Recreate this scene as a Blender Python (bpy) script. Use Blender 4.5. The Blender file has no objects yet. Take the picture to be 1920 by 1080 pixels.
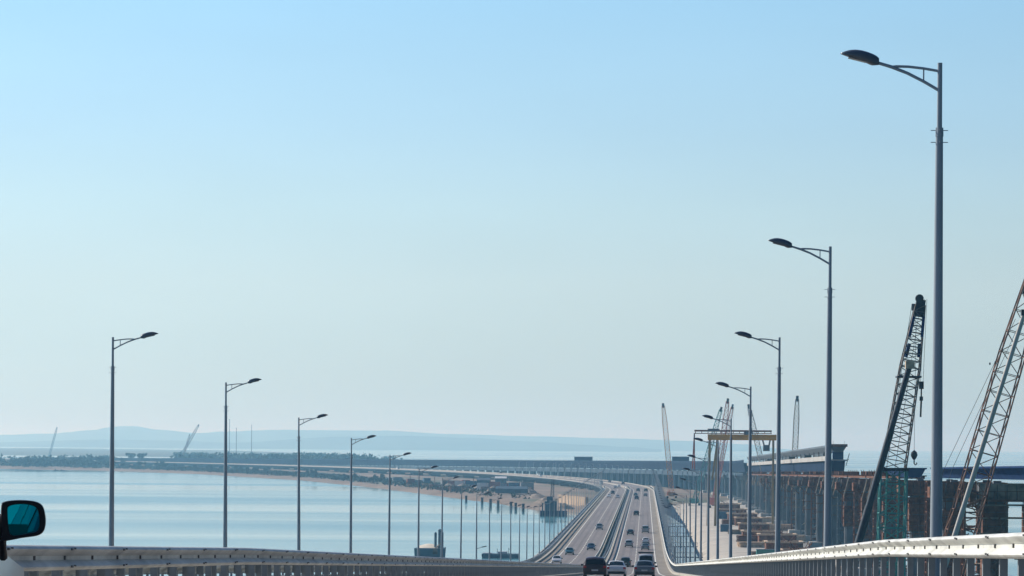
import bpy, math, random
from mathutils import Vector, Matrix
random.seed(7)
S = bpy.context.scene
COL = S.collection

# ------------------------------------------------------------------ camera
F = 5960.0                      # focal length in photograph pixels (1920 wide)
PX, PY, ROLL = 1209.7, 834.5, 0.008
cam = bpy.data.cameras.new('camera')
cam.sensor_width = 36.0
cam.lens = 36.0 * F / 1920.0
cam.shift_x = (960 - PX) / 1920.0
cam.shift_y = (PY - 540) / 1920.0
cam.clip_start = 0.5
cam.clip_end = 90000
camo = bpy.data.objects.new('camera', cam)
COL.objects.link(camo)
camo.matrix_world = Matrix.Rotation(math.radians(90), 4, 'X') @ Matrix.Rotation(ROLL, 4, 'Z')
S.camera = camo

# ------------------------------------------------------------------ light
SUN_EL, SUN_AZ = math.radians(32), math.radians(-57)     # azimuth measured from +y towards +x
sun_dir = Vector((math.sin(SUN_AZ) * math.cos(SUN_EL), math.cos(SUN_AZ) * math.cos(SUN_EL), math.sin(SUN_EL)))
sl = bpy.data.lights.new('sun', 'SUN')
sl.energy = 5.0
sl.angle = math.radians(0.5)
sl.color = (1.0, 0.93, 0.82)
so = bpy.data.objects.new('sun', sl)
COL.objects.link(so)
so.rotation_euler = sun_dir.to_track_quat('Z', 'Y').to_euler()

world = bpy.data.worlds.new('World')
S.world = world
world.use_nodes = True
nt = world.node_tree
for n in list(nt.nodes): nt.nodes.remove(n)
out = nt.nodes.new('ShaderNodeOutputWorld')
bg = nt.nodes.new('ShaderNodeBackground')
sky = nt.nodes.new('ShaderNodeTexSky')
sky.sky_type = 'NISHITA'
sky.sun_disc = False
sky.sun_elevation = SUN_EL
sky.sun_rotation = SUN_AZ
sky.air_density = 1.0
sky.dust_density = 0.6
sky.ozone_density = 2.0
# the low sky of a hazy seaside day: pale at the horizon, clear blue within a few degrees
tc = nt.nodes.new('ShaderNodeTexCoord')
sep = nt.nodes.new('ShaderNodeSeparateXYZ')
mr = nt.nodes.new('ShaderNodeMapRange')
mr.inputs['From Min'].default_value = 0.0
mr.inputs['From Max'].default_value = 1.0
ramp = nt.nodes.new('ShaderNodeValToRGB')
cr = ramp.color_ramp
SKY_STOPS = [(0.0, (0.545, 0.69, 0.72)), (0.03, (0.545, 0.705, 0.745)), (0.05, (0.565, 0.735, 0.785)), (0.073, (0.525, 0.74, 0.835)), (0.10, (0.445, 0.70, 0.885)),
             (0.14, (0.36, 0.655, 0.915)), (0.24, (0.10, 0.27, 0.56)), (0.5, (0.05, 0.15, 0.38)), (1.0, (0.03, 0.095, 0.28))]
while len(cr.elements) < len(SKY_STOPS): cr.elements.new(0.5)
for e, (p, c) in zip(cr.elements, SKY_STOPS):
    e.position = p
    e.color = (*c, 1)
mixs = nt.nodes.new('ShaderNodeMix')
mixs.data_type = 'RGBA'
mixs.inputs[0].default_value = 0.93
sc_ = nt.nodes.new('ShaderNodeVectorMath'); sc_.operation = 'SCALE'; sc_.inputs['Scale'].default_value = 1 / 0.1
nt.links.new(tc.outputs['Generated'], sep.inputs[0])
nt.links.new(sep.outputs['Z'], mr.inputs['Value'])
nt.links.new(mr.outputs[0], ramp.inputs[0])
nt.links.new(ramp.outputs[0], sc_.inputs[0])
nt.links.new(sky.outputs[0], mixs.inputs[6])
nt.links.new(sc_.outputs[0], mixs.inputs[7])
# the sky is brighter on the sun's side, with the faintest unevenness of high haze
dt = nt.nodes.new('ShaderNodeVectorMath'); dt.operation = 'DOT_PRODUCT'; dt.inputs[1].default_value = sun_dir
m2 = nt.nodes.new('ShaderNodeFloatCurve')
cv = m2.mapping.curves[0]
for x_, y_ in ((0.0, 0.20), (0.35, 0.22), (0.50, 0.34), (0.62, 0.52), (0.687, 0.59), (0.797, 0.735), (0.95, 0.95)): cv.points.new(x_, y_)
cv.points[0].location = (0.0, 0.20); cv.points[-1].location = (1.0, 1.0)
m2.mapping.update()
m2b = nt.nodes.new('ShaderNodeMath'); m2b.operation = 'MULTIPLY_ADD'; m2b.inputs[1].default_value = 0.5; m2b.inputs[2].default_value = 0.5
m2c = nt.nodes.new('ShaderNodeMath'); m2c.operation = 'MULTIPLY'; m2c.inputs[1].default_value = 1.5
mpw = nt.nodes.new('ShaderNodeMapping'); mpw.inputs['Scale'].default_value = (1, 1, 4)
nzw = nt.nodes.new('ShaderNodeTexNoise'); nzw.inputs['Scale'].default_value = 9.0; nzw.inputs['Detail'].default_value = 5
m3 = nt.nodes.new('ShaderNodeMapRange')
m3.inputs['To Min'].default_value = 0.955; m3.inputs['To Max'].default_value = 1.045
mm = nt.nodes.new('ShaderNodeMath'); mm.operation = 'MULTIPLY'
ms = nt.nodes.new('ShaderNodeVectorMath'); ms.operation = 'SCALE'
nt.links.new(tc.outputs['Generated'], dt.inputs[0]); nt.links.new(dt.outputs['Value'], m2b.inputs[0]); nt.links.new(m2b.outputs[0], m2.inputs['Value']); nt.links.new(m2.outputs[0], m2c.inputs[0])
nt.links.new(tc.outputs['Generated'], mpw.inputs[0]); nt.links.new(mpw.outputs[0], nzw.inputs['Vector']); nt.links.new(nzw.outputs['Fac'], m3.inputs['Value'])
nt.links.new(m2c.outputs[0], mm.inputs[0]); nt.links.new(m3.outputs[0], mm.inputs[1])
nt.links.new(mixs.outputs[2], ms.inputs[0]); nt.links.new(mm.outputs[0], ms.inputs['Scale'])
nt.links.new(ms.outputs[0], bg.inputs['Color'])
bg.inputs['Strength'].default_value = 0.1
nt.links.new(bg.outputs[0], out.inputs['Surface'])

S.view_settings.view_transform = 'Standard'
S.view_settings.look = 'None'
S.view_settings.gamma = 1
S.view_settings.exposure = 0.0
S.cycles.use_denoising = True
S.cycles.volume_bounces = 4
S.cycles.max_bounces = 8

# ------------------------------------------------------------------ helpers
def link(nt_, a, b): nt_.links.new(a, b)

def mat(name, color, rough=0.6, metal=0.0, var=0.12, scale=3.0, bump=0.0, spec=0.5, color2=None, detail=4, stretch=(1, 1, 1), thresh=None, coord='Object'):
    m = bpy.data.materials.new(name)
    m.use_nodes = True
    t = m.node_tree
    b = t.nodes['Principled BSDF']
    b.inputs['Roughness'].default_value = rough
    b.inputs['Metallic'].default_value = metal
    b.inputs['Specular IOR Level'].default_value = spec
    co = t.nodes.new('ShaderNodeTexCoord')
    mp = t.nodes.new('ShaderNodeMapping')
    mp.inputs['Scale'].default_value = stretch
    link(t, co.outputs[coord], mp.inputs[0])
    nz = t.nodes.new('ShaderNodeTexNoise')
    nz.inputs['Scale'].default_value = scale
    nz.inputs['Detail'].default_value = detail
    link(t, mp.outputs[0], nz.inputs['Vector'])
    rp = t.nodes.new('ShaderNodeValToRGB')
    lo, hi = (0.3, 0.7) if thresh is None else thresh
    rp.color_ramp.elements[0].position = lo
    rp.color_ramp.elements[1].position = hi
    c1 = tuple(max(0, c * (1 - var)) for c in color)
    c2 = color2 if color2 else tuple(min(1, c * (1 + var)) for c in color)
    rp.color_ramp.elements[0].color = (*c1, 1)
    rp.color_ramp.elements[1].color = (*c2, 1)
    link(t, nz.outputs['Fac'], rp.inputs[0])
    link(t, rp.outputs[0], b.inputs['Base Color'])
    if bump:
        bp = t.nodes.new('ShaderNodeBump')
        bp.inputs['Strength'].default_value = bump
        bp.inputs['Distance'].default_value = 0.05
        link(t, nz.outputs['Fac'], bp.inputs['Height'])
        link(t, bp.outputs[0], b.inputs['Normal'])
    return m

class MB:
    def __init__(self): self.v, self.f = [], []
    def add(self, vs, fs):
        o = len(self.v)
        self.v += [tuple(p) for p in vs]
        self.f += [tuple(i + o for i in f) for f in fs]
    def box(self, c, s, rz=0.0, rx=0.0, ry=0.0):
        hx, hy, hz = s[0] / 2, s[1] / 2, s[2] / 2
        M = Matrix.Rotation(rz, 3, 'Z') @ Matrix.Rotation(ry, 3, 'Y') @ Matrix.Rotation(rx, 3, 'X')
        vs = [Vector(c) + M @ Vector((x, y, z)) for x in (-hx, hx) for y in (-hy, hy) for z in (-hz, hz)]
        self.add(vs, [(0, 1, 3, 2), (4, 6, 7, 5), (0, 4, 5, 1), (2, 3, 7, 6), (0, 2, 6, 4), (1, 5, 7, 3)])
    def bar(self, p, q, w, h=None, up=(0, 0, 1)):
        p, q = Vector(p), Vector(q)
        d = q - p
        if d.length < 1e-6: return
        d.normalize()
        u = Vector(up)
        if abs(d.dot(u)) > 0.98: u = Vector((0, 1, 0)) if abs(d.y) < 0.9 else Vector((1, 0, 0))
        a = d.cross(u).normalized() * (w / 2)
        b = a.cross(d).normalized() * ((h or w) / 2)
        vs = [p - a - b, p + a - b, p + a + b, p - a + b, q - a - b, q + a - b, q + a + b, q - a + b]
        self.add(vs, [(0, 3, 2, 1), (4, 5, 6, 7), (0, 1, 5, 4), (1, 2, 6, 5), (2, 3, 7, 6), (3, 0, 4, 7)])
    def tube(self, pts, rs, n=8, cap=True):
        pts = [Vector(p) for p in pts]
        if not hasattr(rs, '__len__'): rs = [rs] * len(pts)
        rings = []
        for i, p in enumerate(pts):
            d = (pts[min(i + 1, len(pts) - 1)] - pts[max(i - 1, 0)]).normalized()
            u = Vector((0, 0, 1)) if abs(d.z) < 0.95 else Vector((0, 1, 0))
            a = d.cross(u).normalized(); b = a.cross(d).normalized()
            rings.append([p + (a * math.cos(2 * math.pi * (k + .5) / n) + b * math.sin(2 * math.pi * (k + .5) / n)) * rs[i] for k in range(n)])
        vs = [p for r in rings for p in r]
        fs = [(i * n + k, i * n + (k + 1) % n, (i + 1) * n + (k + 1) % n, (i + 1) * n + k) for i in range(len(pts) - 1) for k in range(n)]
        if cap: fs += [tuple(reversed(range(n))), tuple(range((len(pts) - 1) * n, len(pts) * n))]
        self.add(vs, fs)
    def loft(self, rings, closed=True, cap=True):
        n = len(rings[0])
        vs = [p for r in rings for p in r]
        m = n if closed else n - 1
        fs = [(i * n + k, i * n + (k + 1) % n, (i + 1) * n + (k + 1) % n, (i + 1) * n + k) for i in range(len(rings) - 1) for k in range(m)]
        if cap and closed: fs += [tuple(reversed(range(n))), tuple(range((len(rings) - 1) * n, len(rings) * n))]
        self.add(vs, fs)
    def quad(self, a, b, c, d): self.add([a, b, c, d], [(0, 1, 2, 3)])
    def build(self, name, m, parent=None, smooth=None, fix=False):
        me = bpy.data.meshes.new(name)
        me.from_pydata(self.v, [], self.f)
        me.materials.append(m)
        me.validate()
        if fix:
            import bmesh
            bm = bmesh.new(); bm.from_mesh(me)
            bmesh.ops.recalc_face_normals(bm, faces=bm.faces)
            bm.to_mesh(me); bm.free()
        if smooth is not None:
            me.polygons.foreach_set('use_smooth', [True] * len(me.polygons))
            me.set_sharp_from_angle(angle=math.radians(smooth))
        o = bpy.data.objects.new(name, me)
        COL.objects.link(o)
        if parent: o.parent = parent
        return o

def tag(o, label=None, cat=None, group=None, kind=None):
    if label: o['label'] = label
    if cat: o['category'] = cat
    if group: o['group'] = group
    if kind: o['kind'] = kind
    return o

def thing(name, label, cat, loc=(0, 0, 0), rz=0.0, group=None):
    o = bpy.data.objects.new(name, None)
    o.empty_display_size = 0.3
    COL.objects.link(o)
    o.location = loc
    o.rotation_euler = (0, 0, rz)
    return tag(o, label, cat, group)

KIDS = {}
def kids(o):
    return [c for c in COL.objects if c.parent == o]
def dup(root, loc, rot, label, scale=None):
    r = root.copy(); COL.objects.link(r)
    r.location = loc; r.rotation_euler = rot; r['label'] = label
    if scale: r.scale = scale
    if root.name not in KIDS:
        KIDS[root.name] = [(c, kids(c)) for c in kids(root)]
    new = []
    for c, gs in KIDS[root.name]:
        d = c.copy(); COL.objects.link(d); d.parent = r
        new.append(d)
        for g in gs:
            e = g.copy(); COL.objects.link(e); e.parent = d
    return r, new

ORD = ['first', 'second', 'third', 'fourth', 'fifth', 'sixth', 'seventh', 'eighth', 'ninth', 'tenth', 'eleventh', 'twelfth', 'thirteenth',
       'fourteenth', 'fifteenth', 'sixteenth', 'seventeenth', 'eighteenth', 'nineteenth', 'twentieth']

# ------------------------------------------------------------------ the alignment of the bridge
S0, RAD = 1580.0, 3700.0
def zr(s):
    """height of the road surface along the alignment; the driver's eye is z = 0"""
    if s <= 58.8: return -1.15 - 0.0338 * s
    a, b, g = 430.0, 716.0, 0.0386
    if s <= a: return -3.14 - g * (s - 58.8)
    za = -3.14 - g * (a - 58.8)
    if s <= b:
        t = s - a
        return za - g * t + g * t * t / (2 * (b - a))
    zb = za - g * (b - a) / 2
    return zb
def slope(s): return (zr(s + 1) - zr(s - 1)) / 2
def P(s, u, z=None, dz=0.0):
    zz = (zr(s) if z is None else z) + dz
    if s <= S0: return Vector((u, s, zz))
    th = (s - S0) / RAD
    return Vector((-RAD + (RAD + u) * math.cos(th), S0 + (RAD + u) * math.sin(th), zz))
def heading(s): return 0.0 if s <= S0 else (s - S0) / RAD
def at(px, py, d):
    dx, dy = px - PX, py - PY
    return Vector(((dx + ROLL * dy) / F * d, d, -(dy - ROLL * dx) / F * d))
def zrail(s):
    """bottom of the railway girders / top of the railway piers"""
    return -5.3 - 0.0085 * (s - 525) if s < 1700 else -5.3 - 0.0085 * 1175 - 0.0055 * (s - 1700)
def zsup(s): return zrail(s) + 1.7
WATER = -30.0
S_END = 3900.0
RU = 52.0

def stations(s0, s1):
    out = []
    s = s0
    while s < s1:
        out.append(s)
        s += 4.0 if s < 200 else (8.0 if s < 800 else 20.0)
    out.append(s1)
    return out
ST = stations(-40.0, S_END)

def strip(mb, u0, u1, dz, s_list):
    for a, b in zip(s_list[:-1], s_list[1:]):
        mb.quad(P(a, u0, dz=dz), P(a, u1, dz=dz), P(b, u1, dz=dz), P(b, u0, dz=dz))
def prism(mb, prof, s_list, zf=None):
    rings = [[P(s, u, z=(None if zf is None else zf(s)), dz=z) for u, z in prof] for s in s_list]
    mb.loft(rings)

# ------------------------------------------------------------------ materials
M = {}
M['asphalt'] = mat('asphalt', (0.225, 0.195, 0.185), 0.85, var=0.14, scale=0.35, stretch=(1, 0.08, 1), spec=0.3)
M['shoulder'] = mat('asphalt_shoulder', (0.27, 0.235, 0.19), 0.9, var=0.12, scale=0.5, stretch=(1, 0.1, 1), spec=0.2)
M['marking'] = mat('road_paint', (0.72, 0.70, 0.60), 0.7, var=0.12, scale=1.5)
M['kerb'] = mat('kerb_concrete', (0.46, 0.43, 0.37), 0.9, spec=0.15, var=0.15, scale=0.8)
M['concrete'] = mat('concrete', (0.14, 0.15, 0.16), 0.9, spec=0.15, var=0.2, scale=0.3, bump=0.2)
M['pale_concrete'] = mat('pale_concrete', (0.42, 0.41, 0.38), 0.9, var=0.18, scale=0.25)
M['girder'] = mat('girder_paint', (0.07, 0.105, 0.145), 0.9, var=0.12, scale=0.2, spec=0.1)
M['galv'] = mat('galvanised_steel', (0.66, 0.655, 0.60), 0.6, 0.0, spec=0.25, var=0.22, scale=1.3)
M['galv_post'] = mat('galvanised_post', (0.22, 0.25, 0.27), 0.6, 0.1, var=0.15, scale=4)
M['bolt'] = mat('dark_bolt', (0.09, 0.09, 0.09), 0.6, 0.2)
M['pole'] = mat('lamp_pole_paint', (0.33, 0.38, 0.42), 0.5, 0.0, spec=0.4, var=0.12, scale=1.2, stretch=(1, 1, 0.3))
M['lamp'] = mat('lamp_head_paint', (0.11, 0.13, 0.155), 0.3, 0.1, var=0.1, scale=3)
M['lens'] = mat('lamp_lens', (0.22, 0.21, 0.20), 0.2, var=0.05)
M['brown'] = mat('rusty_steel', (0.15, 0.07, 0.045), 0.9, spec=0.15, var=0.4, scale=1.2, color2=(0.26, 0.12, 0.075))
M['form'] = mat('weathered_formwork', (0.14, 0.10, 0.075), 0.9, var=0.35, scale=0.8, color2=(0.40, 0.31, 0.23))
M['timber'] = mat('pale_timber', (0.58, 0.43, 0.29), 0.85, var=0.3, scale=1.5)
M['blue_steel'] = mat('blue_steel', (0.010, 0.034, 0.11), 0.9, var=0.2, scale=0.3, spec=0.08)
M['viaduct_steel'] = mat('viaduct_steel', (0.014, 0.032, 0.07), 0.9, var=0.25, scale=0.15, spec=0.08)
M['grey_steel'] = mat('grey_steel', (0.10, 0.125, 0.15), 0.55, 0.2, var=0.2, scale=0.5)
M['dark_steel'] = mat('dark_steel', (0.028, 0.035, 0.045), 0.45, 0.2, var=0.2, scale=0.7)
M['teal'] = mat('teal_crane_paint', (0.06, 0.29, 0.26), 0.6, var=0.25, scale=0.8)
M['crane_grey'] = mat('crane_lattice_grey', (0.16, 0.125, 0.105), 0.6, var=0.3, scale=0.6)
M['crane_rust'] = mat('crane_lattice_brown', (0.24, 0.12, 0.08), 0.7, var=0.3, scale=0.6)
M['crane_orange'] = mat('crane_orange', (0.75, 0.30, 0.05), 0.6, var=0.25, scale=0.4)
M['crane_red'] = mat('crane_pale_red', (0.55, 0.18, 0.14), 0.6, var=0.25, scale=0.4)
M['crane_cream'] = mat('crane_cream', (0.52, 0.46, 0.36), 0.6, var=0.2, scale=0.4)
M['crane_white'] = mat('boom_white', (0.50, 0.46, 0.40), 0.5, var=0.12, scale=0.5)
M['yellow'] = mat('gantry_yellow', (0.66, 0.30, 0.02), 0.8, spec=0.2, var=0.2, scale=0.3)
M['rope'] = mat('steel_rope', (0.07, 0.075, 0.08), 0.6, 0.3)
M['sand'] = mat('sand_road', (0.46, 0.43, 0.37), 0.95, var=0.14, scale=0.12, color2=(0.55, 0.50, 0.42))
M['glass'] = mat('car_glass', (0.012, 0.02, 0.028), 0.12, var=0.1, spec=0.22)
M['tyre'] = mat('tyre_rubber', (0.015, 0.015, 0.016), 0.85)
M['rim'] = mat('wheel_rim', (0.35, 0.36, 0.37), 0.35, 0.7)
M['red_lens'] = mat('tail_lamp_lens', (0.45, 0.02, 0.025), 0.2, var=0.1)
M['clear_lens'] = mat('headlamp_lens', (0.70, 0.72, 0.72), 0.12, var=0.05)
M['plate'] = mat('plate_white', (0.6, 0.6, 0.58), 0.5, var=0.05)
M['black_plastic'] = mat('black_plastic', (0.012, 0.014, 0.018), 0.4, var=0.15, scale=6)
M['leg'] = mat('gantry_leg_paint', (0.36, 0.25, 0.12), 0.8, spec=.2, var=.2, scale=.4)
M['tan_wall'] = mat('tan_wall_panel', (0.40, 0.29, 0.19), 0.9, var=.3, scale=.25)
M['white'] = mat('white_paint', (0.72, 0.72, 0.69), 0.5, var=0.08, scale=0.5)
M['cream'] = mat('cream_cover', (0.70, 0.62, 0.48), 0.8, var=0.12, scale=0.6)
M['trunk'] = mat('tree_bark', (0.07, 0.055, 0.04), 0.95, var=0.3, scale=2)
M['leaf'] = mat('tree_foliage', (0.042, 0.06, 0.038), 0.95, spec=0.1, var=0.45, scale=0.5, color2=(0.08, 0.095, 0.055))
M['hull'] = mat('hull_grey_blue', (.15, .22, .26), .7, var=.15, scale=.4, spec=.2)
M['rope_grey'] = M['rope']

# ------------------------------------------------------------------ water, land, hills
def water_material():
    m = bpy.data.materials.new('sea_water'); m.use_nodes = True
    t = m.node_tree; b = t.nodes['Principled BSDF']
    b.inputs['Base Color'].default_value = (0.085, 0.24, 0.27, 1)
    b.inputs['IOR'].default_value = 1.33
    co = t.nodes.new('ShaderNodeTexCoord')
    # ripples
    mp = t.nodes.new('ShaderNodeMapping'); mp.inputs['Scale'].default_value = (0.28, 0.6, 1)
    link(t, co.outputs['Object'], mp.inputs[0])
    nz = t.nodes.new('ShaderNodeTexNoise'); nz.inputs['Scale'].default_value = 0.9; nz.inputs['Detail'].default_value = 4
    link(t, mp.outputs[0], nz.inputs['Vector'])
    # long wind slicks lying across the strait
    mp2 = t.nodes.new('ShaderNodeMapping'); mp2.inputs['Scale'].default_value = (0.0011, 0.0052, 1); mp2.inputs['Rotation'].default_value = (0, 0, 0.10)
    link(t, co.outputs['Object'], mp2.inputs[0])
    n2 = t.nodes.new('ShaderNodeTexNoise'); n2.inputs['Scale'].default_value = 1.0; n2.inputs['Detail'].default_value = 3; n2.inputs['Distortion'].default_value = 0.4
    link(t, mp2.outputs[0], n2.inputs['Vector'])
    mrg = t.nodes.new('ShaderNodeMapRange')
    mrg.inputs['From Min'].default_value = 0.40; mrg.inputs['From Max'].default_value = 0.60
    mrg.inputs['To Min'].default_value = 0.045; mrg.inputs['To Max'].default_value = 0.15
    link(t, n2.outputs['Fac'], mrg.inputs['Value'])
    bp = t.nodes.new('ShaderNodeBump'); bp.inputs['Distance'].default_value = 0.10
    link(t, mrg.outputs[0], bp.inputs['Strength'])
    link(t, nz.outputs['Fac'], bp.inputs['Height'])
    link(t, bp.outputs[0], b.inputs['Normal'])
    mr2 = t.nodes.new('ShaderNodeMapRange')
    mr2.inputs['From Min'].default_value = 0.40; mr2.inputs['From Max'].default_value = 0.60
    mr2.inputs['To Min'].default_value = 0.08; mr2.inputs['To Max'].default_value = 0.2
    link(t, n2.outputs['Fac'], mr2.inputs['Value'])
    link(t, mr2.outputs[0], b.inputs['Roughness'])
    return m
w = MB()
w.quad((-26000, -2500, WATER), (26000, -2500, WATER), (26000, 26000, WATER), (-26000, 26000, WATER))
tag(w.build('sea_water', water_material()), kind='structure')

def lerp(a, b, t): return a + (b - a) * t
def land(name, front, back, m, zt, beach=14.0, rows=(0.0, 0.02, 0.08, 0.3, 0.6, 0.92, 1.0), zs=None, amp=0.5):
    """sheet between a front shoreline and a back shoreline, sloping into the water at both"""
    mb = MB(); rings = []
    zs = zs or [WATER - 0.7, WATER + 0.7, zt, zt + 0.6, zt + 0.3, zt - 0.3, WATER - 0.7]
    N = 6
    rr = random.Random(3)
    for i in range(len(front) - 1):
        for k in range(N):
            t = k / N
            f = Vector(front[i]).lerp(Vector(front[i + 1]), t); b = Vector(back[i]).lerp(Vector(back[i + 1]), t)
            j = rr.uniform(-4, 4) if 0 < k else 0
            rings.append([Vector((*(f.lerp(b, r)), z + (rr.uniform(-amp, amp) if 1 < q < 6 else 0))) + Vector((0, j * (1 - r), 0)) for q, (r, z) in enumerate(zip(rows, zs))])
    f, b = Vector(front[-1]), Vector(back[-1])
    rings.append([Vector((*(f.lerp(b, r)), z)) for r, z in zip(rows, zs)])
    mb.loft(rings, closed=False)
    return tag(mb.build(name, m, smooth=60, fix=True), kind='structure')

def ground_material():
    m = mat('spit_ground_soil', (0.20, 0.14, 0.098), 0.95, var=0.25, scale=0.02, color2=(0.28, 0.20, 0.14), detail=8)
    t = m.node_tree; b = t.nodes['Principled BSDF']
    co = t.nodes.new('ShaderNodeTexCoord'); n = t.nodes.new('ShaderNodeTexNoise'); n.inputs['Scale'].default_value = 0.006; n.inputs['Detail'].default_value = 5
    link(t, co.outputs['Object'], n.inputs['Vector'])
    r = t.nodes.new('ShaderNodeValToRGB'); r.color_ramp.elements[0].position = 0.48; r.color_ramp.elements[1].position = 0.62
    link(t, n.outputs['Fac'], r.inputs[0])
    # scrub grows away from the beach only
    sp = t.nodes.new('ShaderNodeSeparateXYZ'); link(t, co.outputs['Object'], sp.inputs[0])
    hm = t.nodes.new('ShaderNodeMapRange'); hm.inputs['From Min'].default_value = WATER + 1.2; hm.inputs['From Max'].default_value = WATER + 2.4
    link(t, sp.outputs['Z'], hm.inputs['Value'])
    mu = t.nodes.new('ShaderNodeMath'); mu.operation = 'MULTIPLY'
    link(t, r.outputs[0], mu.inputs[0]); link(t, hm.outputs[0], mu.inputs[1])
    mx = t.nodes.new('ShaderNodeMix'); mx.data_type = 'RGBA'
    link(t, mu.outputs[0], mx.inputs[0])
    old = b.inputs['Base Color'].links[0].from_socket
    link(t, old, mx.inputs[6]); mx.inputs[7].default_value = (0.07, 0.085, 0.045, 1)
    link(t, mx.outputs[2], b.inputs['Base Color'])
    return m
GM = ground_material()
front = [(-28, 1395), (-51, 1442), (-75, 1586), (-105, 1736), (-181, 2116), (-272, 2494), (-402, 2884), (-535, 3159), (-660, 3250), (-1100, 3400), (-2600, 3600)]
back = [(60, 1560), (62, 1900), (50, 2100), (20, 2380), (-70, 2750), (-190, 3300), (-420, 4100), (-640, 4700), (-860, 5000), (-1500, 5100), (-3000, 5200)]
land('spit_ground', front, back, GM, -27.8)
# the causeway of the builders, right of the road deck
front2 = [(12.5, 470), (13.5, 620), (13.5, 900), (13.5, 1200), (6, 1450), (-20, 1600)]
back2 = [(47, 470), (48, 620), (50, 900), (58, 1200), (66, 1450), (66, 1650)]
land('causeway_ground', front2, back2, M['sand'], -27.9, rows=(0, .05, .12, .3, .6, .92, 1), amp=0.12)
# the low shore beyond the lagoon and the hills on the far side of the strait
M['far_land'] = mat('far_scrub', (0.09, 0.10, 0.07), 0.95, var=0.35, scale=0.004, detail=6)
land('lagoon_ground', [(-560, 5900), (-900, 6000), (-1300, 6200), (-2000, 6200), (-4200, 6300)], [(-700, 7400), (-1420, 10500), (-2200, 11000), (-3500, 11000), (-7500, 11000)], M['far_land'], -26.5, amp=1.0)
def hills(name, pts, d, depth, m, seed, back_amp=1.0):
    rr = random.Random(seed); mb = MB(); rings = []
    xs = [p[0] for p in pts]
    N = 240
    for i in range(N + 1):
        x = xs[0] + (xs[-1] - xs[0]) * i / N
        k = 0
        while k < len(pts) - 2 and x > pts[k + 1][0]: k += 1
        t = (x - pts[k][0]) / (pts[k + 1][0] - pts[k][0]); t = t * t * (3 - 2 * t)
        y = pts[k][1] + (pts[k + 1][1] - pts[k][1]) * t
        q = at(x, y, d)
        h = q.z - WATER + rr.uniform(-0.5, 0.5)
        row = []
        for v, g in ((-1, -0.02), (-0.8, 0.16), (-0.55, 0.42), (-0.3, 0.72), (-0.1, 0.95), (0, 1.0), (0.25, 0.8), (0.6, 0.4), (1, -0.02)):
            row.append(Vector((q.x * (1 + v * depth / d * 0.2), d + v * depth, WATER + h * g * (1 + (rr.uniform(-.06, .06) if abs(v) < 1 and v != 0 else 0)))))
        rings.append(row)
    mb.loft(rings, closed=False)
    return tag(mb.build(name, m, smooth=70, fix=True), kind='structure')
M['hill'] = mat('hill_grassland', (0.085, 0.095, 0.06), 0.95, var=0.3, scale=0.003, detail=6)
hills('hills', [(-1500, 835), (-900, 806), (-400, 812), (0, 815.5), (100, 813), (180, 806), (225, 799), (250, 799), (300, 806), (370, 812), (430, 809), (520, 806), (640, 807), (720, 807.5), (850, 814), (1000, 818), (1150, 822), (1290, 826.5), (1400, 833), (1460, 841), (1500, 845)], 19000, 1700, M['hill'], 5)
hills('front_hills', [(-1500, 838), (-600, 826), (0, 829), (200, 824), (330, 826), (430, 830), (640, 819), (760, 817), (880, 821), (1000, 828), (1100, 834), (1180, 838), (1240, 842)], 15000, 1200, M['hill'], 9)

# ------------------------------------------------------------------ road: two carriageways
LC = (-19.55, -9.2)          # left carriageway surface
RC = (-6.95, 4.05)            # right carriageway surface
road = MB(); strip(road, LC[0], LC[1], 0, ST); strip(road, RC[0], RC[1], 0, ST)
tag(road.build('road', M['asphalt']), kind='structure')
sh = MB(); strip(sh, 2.45, 4.03, 0.004, ST); strip(sh, -19.53, -17.6, 0.004, ST)
tag(sh.build('road_shoulder', M['shoulder']), kind='structure')
M['wear'] = mat('worn_asphalt', (0.185, 0.16, 0.152), 0.8, var=0.2, scale=0.25, stretch=(1, 0.04, 1), spec=0.3)
wr = MB()
for u in (-15.5, -11.7, -3.65, 0.23):
    for du in (-.78, .78): strip(wr, u + du - .30, u + du + .30, 0.004, ST)
tag(wr.build('road_wear', M['wear']), kind='structure')
mk = MB()
for u in (-17.4, -9.75, -5.6, 2.17): strip(mk, u - 0.11, u + 0.11, 0.008, ST)
for u in (-13.63, -1.70):
    s = 10.0
    while s < 2600:
        a = [s, s + 4, s + 8]
        strip(mk, u - 0.09, u + 0.09, 0.008, a)
        s += 12.0
jt = MB()
for q in range(93, 2400, 126):
    for a, b in (LC, RC): jt.quad(P(q, a + .02, dz=.012), P(q, b - .02, dz=.012), P(q + .35, b - .02, dz=.012), P(q + .35, a + .02, dz=.012))
tag(jt.build('road_joint', M['bolt']), kind='structure')
tag(mk.build('road_marking', M['marking']), kind='structure')

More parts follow.
